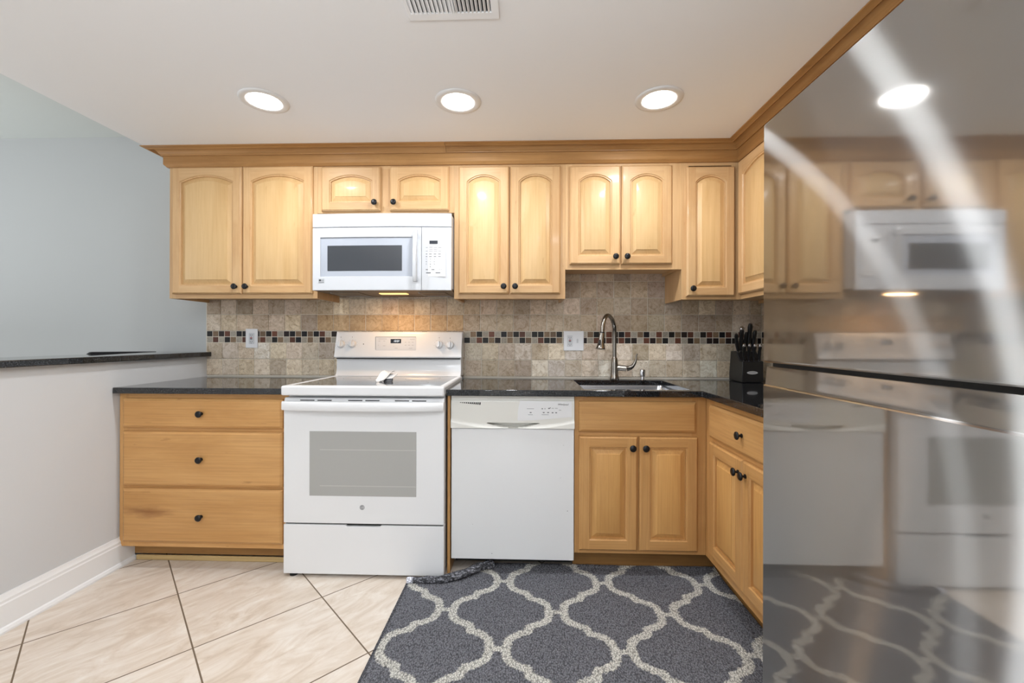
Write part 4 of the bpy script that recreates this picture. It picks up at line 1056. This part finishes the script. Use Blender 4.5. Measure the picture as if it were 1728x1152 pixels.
# ------------------------------------------------------------------ outlets
def plate(px0_, px1_, py0_, py1_, label, double):
    yb = YW - 0.0125
    a = at(px0_, py1_, yb); b = at(px1_, py0_, yb); o = thing('wall_outlet', ((a.x + b.x) / 2, yb, (a.z + b.z) / 2), label, 'outlet', 'outlets on the backsplash')
    MB().mat('plate').box((a.x, yb - 0.006, a.z), (b.x, yb + 0.003, b.z)).build('cover_plate', o, bevel=0.003)
    cz = (a.z + b.z) / 2; cxs = [(a.x + b.x) / 2] if not double else [a.x + (b.x - a.x) * 0.31, a.x + (b.x - a.x) * 0.69]
    x = cxs[0]; s = MB().mat('white_mw').box((x - 0.0165, yb - 0.009, cz - 0.034), (x + 0.0165, yb - 0.0055, cz + 0.034)); rc_ = s.build('receptacle', o, bevel=0.001)
    s = MB().mat('dark_print')
    for sg in (1, -1):
        for d in (-0.006, 0.006): s.box((x + d - 0.001, yb - 0.0095, cz + sg * 0.021 - 0.004), (x + d + 0.001, yb - 0.0088, cz + sg * 0.021 + 0.004))
        s.lathe((x, yb - 0.0088, cz + sg * 0.021 - sg * 0.0 - 0.009), (0, -1, 0), [(0, 0.0022), (0.0006, 0.0022), (0.0006, 0)], 10)
    s.box((x - 0.007, yb - 0.0102, cz - 0.0065), (x + 0.007, yb - 0.0088, cz - 0.0015)); s.build('slots', rc_, smooth=0)
    MB().mat('red_plastic').box((x - 0.007, yb - 0.0102, cz + 0.0008), (x + 0.007, yb - 0.0088, cz + 0.006)).build('reset_button', rc_, smooth=0)
    if double:
        x = cxs[1]; s = MB().mat('white_mw').box((x - 0.005, yb - 0.0075, cz - 0.013), (x + 0.005, yb - 0.0055, cz + 0.013)).box((x - 0.0035, yb - 0.014, cz), (x + 0.0035, yb - 0.007, cz + 0.008)); s.build('switch_toggle', o, bevel=0.0005)
plate(415.2, 435.6, 554.6, 586.8, 'narrow white wall outlet on the tiles left of the range', False)
plate(951, 985, 558.3, 591.5, 'wide white double wall plate with outlet and switch, left of the faucet', True)

# ------------------------------------------------------------------ knife block and knives
KY = 2.48
k0 = at(1251.5, 640, KY); kx0 = k0.x + 0.004; kx1 = kx0 + 0.118
kbk = thing('knife_block', ((kx0 + kx1) / 2, KY + 0.06, ZC), 'black knife block with silver oval badge in the counter corner', 'knife block')
zf = at(1268, 609.5, KY).z
s = MB().mat('black_plastic')
prof = [(KY, ZC + 0.001), (KY, zf), (KY + 0.035, zf + 0.004), (KY + 0.075, zf + 0.055), (KY + 0.14, zf + 0.055), (KY + 0.16, ZC + 0.05), (KY + 0.16, ZC + 0.001)]
s.loft([[(x, y, z) for y, z in prof] for x in (kx0, kx1)]); s.build('block', kbk, bevel=0.004, smooth=35)
p = at(1269.5, 628.8, KY)
s = MB().mat('handle_grey'); s.prism([(p.x + 0.030 * math.cos(a), KY - 0.0003, p.z + 0.0088 * math.sin(a)) for a in [2 * math.pi * k / 32 for k in range(32)]], (0, -0.0012, 0)); bdg = s.build('badge', kbk, label='silver oval badge')
s = MB().mat('grey_print').box((p.x - 0.02, KY - 0.0019, p.z - 0.0016), (p.x + 0.02, KY - 0.0015, p.z + 0.0016)); s.build('badge_lettering', bdg, smooth=0)
def knife(base, tip, r, bol, label, flat=0.75):
    base = Vector(base); tip = Vector(tip); d = (tip - base); L = d.length; d.normalize()
    o = thing('kitchen_knife', tuple(base), label, 'knife', 'knives in the knife block')
    side = Vector((1, 0, 0)); nrm = d.cross(side).normalized()
    pts = [base + d * L * t_ + nrm * (0.004 * math.sin(math.pi * t_ * 1.2)) for t_ in [k / 8 for k in range(9)]]
    r *= 1.3
    rad = [r * q for q in (0.8, 0.85, 0.95, 1.0, 0.95, 0.88, 0.92, 1.05, 0.7)]
    MB().mat('black_plastic').tube(pts, rad, 12, flat).build('handle', o, smooth=60)
    MB().mat('chrome').tube([base - d * 0.020, base - d * 0.002], r * 0.85, 12, flat).build('bolster', o, smooth=60)
    if bol: MB().mat('chrome').tube([tip - d * 0.004, tip + d * 0.006, tip + d * 0.013], [r * 0.95, r * 1.0, r * 0.6], 12, flat).build('butt_cap', o, smooth=60)
wk = kx1 - kx0
# lower row: steak knives, butts up with silver caps
for k, nm in enumerate(('leftmost steak knife of the front row, black handle with silver cap', 'second steak knife from the left in the front row', 'third steak knife from the left in the front row, round silver end', 'rightmost steak knife of the front row, near the refrigerator')):
    x = kx0 + wk * (0.15 + 0.235 * k)
    knife((x + 0.002, KY + 0.018, zf + 0.008), (x - 0.010 + 0.002 * k, KY - 0.004, zf + 0.088), 0.0088, True, nm)
knife((kx0 + 0.012, KY + 0.075, zf + 0.062), (kx0 - 0.012, KY + 0.05, zf + 0.155), 0.0105, False, 'leftmost large knife of the back row, black handle leaning left')
knife((kx0 + 0.036, KY + 0.085, zf + 0.062), (kx0 + 0.026, KY + 0.060, zf + 0.185), 0.0120, True, 'black kitchen shears handle topped with a silver end in the back row')
knife((kx0 + 0.058, KY + 0.090, zf + 0.062), (kx0 + 0.055, KY + 0.066, zf + 0.165), 0.0100, False, 'middle knife of the back row with plain black handle')
knife((kx0 + 0.082, KY + 0.088, zf + 0.062), (kx0 + 0.074, KY + 0.060, zf + 0.215), 0.0130, False, 'tallest knife of the back row with wide black handle')
knife((kx0 + 0.104, KY + 0.085, zf + 0.062), (kx0 + 0.100, KY + 0.058, zf + 0.175), 0.0110, False, 'rightmost large knife of the back row beside the refrigerator')

# ------------------------------------------------------------------ refrigerator
fy1 = atx(1289, 400, XFR).y; fy0 = fy1 - 0.91; fyc = (fy0 + fy1) / 2
fg = thing('refrigerator', (XFR + 0.4, fyc, 0), 'large brushed stainless refrigerator with full-width doors on the right', 'refrigerator')
MB().mat('fridge_side').box((XFR + 0.085, fy0 + 0.004, 0.03), (XRW - 0.02, fy1 - 0.004, 1.765)).build('case', fg, bevel=0.004)
for y in (fy0 + 0.08, fy1 - 0.08):
    for x in (XFR + 0.15, XRW - 0.1): MB().mat('rubber').lathe((x, y, 0.0005), (0, 0, 1), [(0, 0.02), (0.031, 0.02)]).build('foot', fg)
def fbow(y): return 0.0 * (1 - ((y - fyc) / ((fy1 - fy0) / 2)) ** 2)
def fdoor(name, prof):
    s = MB().mat('steel'); N = 1; rings = []
    for i in range(N + 1):
        y = fy1 + (fy0 - fy1) * i / N; b = fbow(y)
        rings.append([(XFR + o - (b if o < 0.06 else 0), y, z) for o, z in prof])
    s.loft(rings); return s.build(name, fg, smooth=0)
ztop = 1.15 + 0; ztop = atx(1289, 210.5, XFR).z; zsb = atx(1288.5, 610.8, XFR).z; zlip = atx(1288, 648.5, XFR).z; zpt = atx(1288, 621.5, XFR).z
fdoor('freezer_door' if False else 'upper_door', [(0.080, zsb), (0.004, zsb), (0.0005, zsb + 0.003), (0, zsb + 0.006), (0, ztop - 0.006), (0.001, ztop - 0.002), (0.004, ztop), (0.080, ztop)])
fdoor('lower_door', [(0.080, 0.085), (0.004, 0.085), (0, 0.090), (0, zlip - 0.003), (0.0012, zlip - 0.0004), (0.003, zlip + 0.001), (0.005, zlip + 0.001), (0.0095, zpt + 0.006), (0.080, zpt + 0.006)])
MB().mat('dark_gap').box((XFR + 0.02, fy0 + 0.01, zpt - 0.01), (XFR + 0.086, fy1 - 0.01, zsb + 0.01)).build('door_gasket', fg, smooth=0)
MB().mat('dark_gap').box((XFR + 0.03, fy0 + 0.02, 0.02), (XFR + 0.09, fy1 - 0.02, 0.082)).build('kick_grille', fg, smooth=0)
for y in (fy1 - 0.05,): MB().mat('fridge_side').box((XFR + 0.03, y - 0.04, ztop + 0.0005), (XFR + 0.16, y + 0.03, ztop + 0.018)).build('hinge_cover', fg, bevel=0.003)

# ------------------------------------------------------------------ recessed lamps and vent
LBL = ['leftmost lit recessed ceiling light over the drawer side', 'middle lit recessed ceiling light over the range and microwave', 'rightmost lit recessed ceiling light over the sink']
for p, lb in zip(LAMPS, LBL):
    o = thing('ceiling_light', (p.x, p.y, CEIL), lb, 'light', 'recessed ceiling lights')
    s = MB().mat('clear_ring').lathe((p.x, p.y, CEIL), (0, 0, -1), [(0.0005, 0.103), (0.004, 0.102), (0.007, 0.092), (0.006, 0.078), (0.004, 0.071), (0.0005, 0.070)], 40)
    s.build('trim_ring', o, smooth=60)
    MB().mat('lamp_lens').lathe((p.x, p.y, CEIL), (0, 0, -1), [(0.0006, 0.069), (0.005, 0.068), (0.0065, 0.060), (0.007, 0.0)], 40).build('lens', o, smooth=60)
for x, y in REAR_FILLS:
    pass
vy1 = atz(766, 30.5, CEIL).y; vx0 = atz(690.5, 30, CEIL).x; vx1 = atz(843.5, 30, CEIL).x; vy0 = vy1 - 0.26
vt = thing('ceiling_vent', ((vx0 + vx1) / 2, (vy0 + vy1) / 2, CEIL), 'white louvered air vent in the ceiling at the top of the view', 'vent')
ix0, ix1, iy0, iy1 = vx0 + 0.012, vx1 - 0.026, vy0 + 0.025, vy1 - 0.030; ixm = atz(764, 10, CEIL).x
s = MB().mat('ceiling').cells([vx0, ix0, ixm - 0.004, ixm + 0.004, ix1, vx1], [vy0, iy0, iy1, vy1], lambda i, j: not (j == 1 and i in (1, 3)), CEIL - 0.007, CEIL - 0.0005)
s.build('frame', vt, bevel=0.002)
MB().mat('vent_dark').box((ix0, iy0, CEIL - 0.0012), (ix1, iy1, CEIL - 0.0004)).build('duct_opening', vt, smooth=0)
def slats(x0, x1, n, tilt):
    for k in range(n):
        x = x0 + (x1 - x0) * (k + 0.5) / n
        MB().mat('ceiling').prism([(x - tilt * 0.005 - 0.001, iy0, CEIL - 0.0015), (x - tilt * 0.005 + 0.001, iy0, CEIL - 0.0015), (x + tilt * 0.005 + 0.001, iy0, CEIL - 0.009), (x + tilt * 0.005 - 0.001, iy0, CEIL - 0.009)], (0, iy1 - iy0, 0)).build('slat', vt, smooth=0)
slats(ix0, ixm - 0.004, 10, 1.15); slats(ixm + 0.004, ix1, 9, -0.55)

# ------------------------------------------------------------------ rug
def rug():
    x0, x1, y0, y1 = -0.554, 0.935, 0.35, 2.178
    dx_ = 0.0045; nx = int((x1 - x0) / dx_); ny = int((y1 - y0) / dx_)
    xs = np.linspace(x0, x1, nx + 1); ys = np.linspace(y0, y1, ny + 1)
    X, Y = np.meshgrid(xs, ys, indexing='ij')
    PX, PY = 0.461, 0.444          # lattice pitch of the medallions
    CX, CY = RUGC
    # quarter contour, centre at medallion centre
    Mx, My = PX / 4, PY / 4
    a = [(0.084, -My), (0.083, -0.085), (0.076, -0.060), (0.056, -0.040), (0.030, -0.026), (0.006, -0.018), (0.001, 0)]
    q = [(Mx + u, My + v) for u, v in a] + [(Mx - u, My - v) for u, v in a[::-1][1:]]
    segs = list(zip(q, q[1:]))
    D = np.full(X.shape, 9.0)
    rs = np.random.RandomState(2); jx = rs.uniform(-0.0035, 0.0035, X.shape); jy = rs.uniform(-0.0035, 0.0035, X.shape)
    for ox, oy in ((0, 0), (PX / 2, PY / 2)):
        U = np.abs((X + jx - CX - ox + PX / 2) % PX - PX / 2); V = np.abs((Y + jy - CY - oy + PY / 2) % PY - PY / 2)
        for (ax_, ay_), (bx_, by_) in segs:
            ex, ey = bx_ - ax_, by_ - ay_; t_ = np.clip(((U - ax_) * ex + (V - ay_) * ey) / (ex * ex + ey * ey + 1e-9), 0, 1)
            D = np.minimum(D, np.hypot(U - ax_ - t_ * ex, V - ay_ - t_ * ey))
        # little connector bar between medallions, at the left/right tips
        D = np.minimum(D, np.hypot(np.maximum(PX / 2 - U - 0.03, 0), V) + 0.004)
    W = 0.0165
    cream = D < W
    base = np.where(cream[..., None], np.array(RUGCOL[1]), np.array(RUGCOL[0]))
    var = rs.uniform(0.86, 1.12, X.shape)[..., None]
    edge_ = (X - x0 < 0.012)[..., None]
    col = np.where(edge_, np.array(RUGCOL[0]) * 0.6, base) * var
    Z = 0.011 + 0.0012 * rs.uniform(-1, 1, X.shape)
    # slight waviness and the rise where the rug runs up against the kick plates
    Z = Z + 0.004 * np.exp(-((Y - 2.13) / 0.03) ** 2) + 0.010 * np.exp(-((Y - 2.165) / 0.022) ** 2) * (X > -0.2) + 0.002 * np.sin(X * 9) * np.exp(-((Y - 2.1) / 0.12) ** 2)
    # the far left corner is cut away where the rug is rolled over
    YL = 2.02 + 0.16 * np.clip((X + 0.50) / 0.30, 0, 1)
    keepv = (Y <= YL) & ~((Y < 1.235) & (X > XFR - 0.008))
    vid = -np.ones(X.shape, int); verts = []; cols = []
    for i in range(nx + 1):
        for j in range(ny + 1):
            if keepv[i, j]:
                vid[i, j] = len(verts); verts.append((X[i, j], Y[i, j], Z[i, j])); cols.append(col[i, j])
    faces = [(vid[i, j], vid[i + 1, j], vid[i + 1, j + 1], vid[i, j + 1]) for i in range(nx) for j in range(ny) if min(vid[i, j], vid[i + 1, j], vid[i + 1, j + 1], vid[i, j + 1]) >= 0]
    me = bpy.data.meshes.new('pile'); me.from_pydata(verts, [], faces); me.materials.append(M['rug'])
    ca = me.color_attributes.new('rugcol', 'FLOAT_COLOR', 'POINT')
    flat = np.ones((len(verts), 4), np.float32); flat[:, :3] = np.array(cols); ca.data.foreach_set('color', flat.ravel())
    r = thing('area_rug', (0.2, 1.3, 0), 'grey woven rug with cream trellis pattern on the floor before the sink', 'rug')
    ob = bpy.data.objects.new('pile', me); COL.objects.link(ob); ob.parent = r; ob.location = (-0.2, -1.3, 0)
    sm = ob.modifiers.new('thick', 'SOLIDIFY'); sm.thickness = 0.009; sm.offset = -1
    # folded corner roll
    s = MB().mat('rug'); pts = smoothpts([Vector((-0.552, 2.000, 0.020)), Vector((-0.46, 2.003, 0.023)), Vector((-0.385, 2.008, 0.024)), Vector((-0.30, 2.045, 0.030)), Vector((-0.225, 2.105, 0.034)), Vector((-0.16, 2.14, 0.034))], 10)
    n = len(pts); s.tube(pts, [(0.0135 + 0.004 * math.sin(k * 0.7) * 0.3 + 0.006 * k / n) for k in range(n)], 26)
    rr = random.Random(5)
    for v_ in s.bm.verts: v_.co += Vector((rr.uniform(-1, 1), rr.uniform(-1, 1), rr.uniform(-1, 1))) * 0.0016; v_.co.z = max(v_.co.z, 0.004)
    fo_ = s.build('folded_edge', r, smooth=60, label='rolled-over dark corner')
    ca = fo_.data.color_attributes.new('rugcol', 'FLOAT_COLOR', 'POINT')
    for v_, d in zip(fo_.data.vertices, ca.data):
        x = v_.co.x + 0.2
        k = rr.choice((0.35, 0.5, 0.7, 2.2)) if x > -0.53 else 5.5
        c0 = RUGCOL[0]; d.color = (c0[0] * k, c0[1] * k, c0[2] * k, 1)
RUGC = (-0.107, 1.812)
RUGCOL = [(lin(132), lin(133), lin(140)), (lin(232), lin(230), lin(222))]
rc1 = atz(753, 1027, 0.012); rc2 = atz(939, 1032.6, 0.012)
RUGC = ((rc1.x + rc2.x) / 2, (rc1.y + rc2.y) / 2)
rug()
for o in bpy.data.objects:
    if '_org' in o: del o['_org']
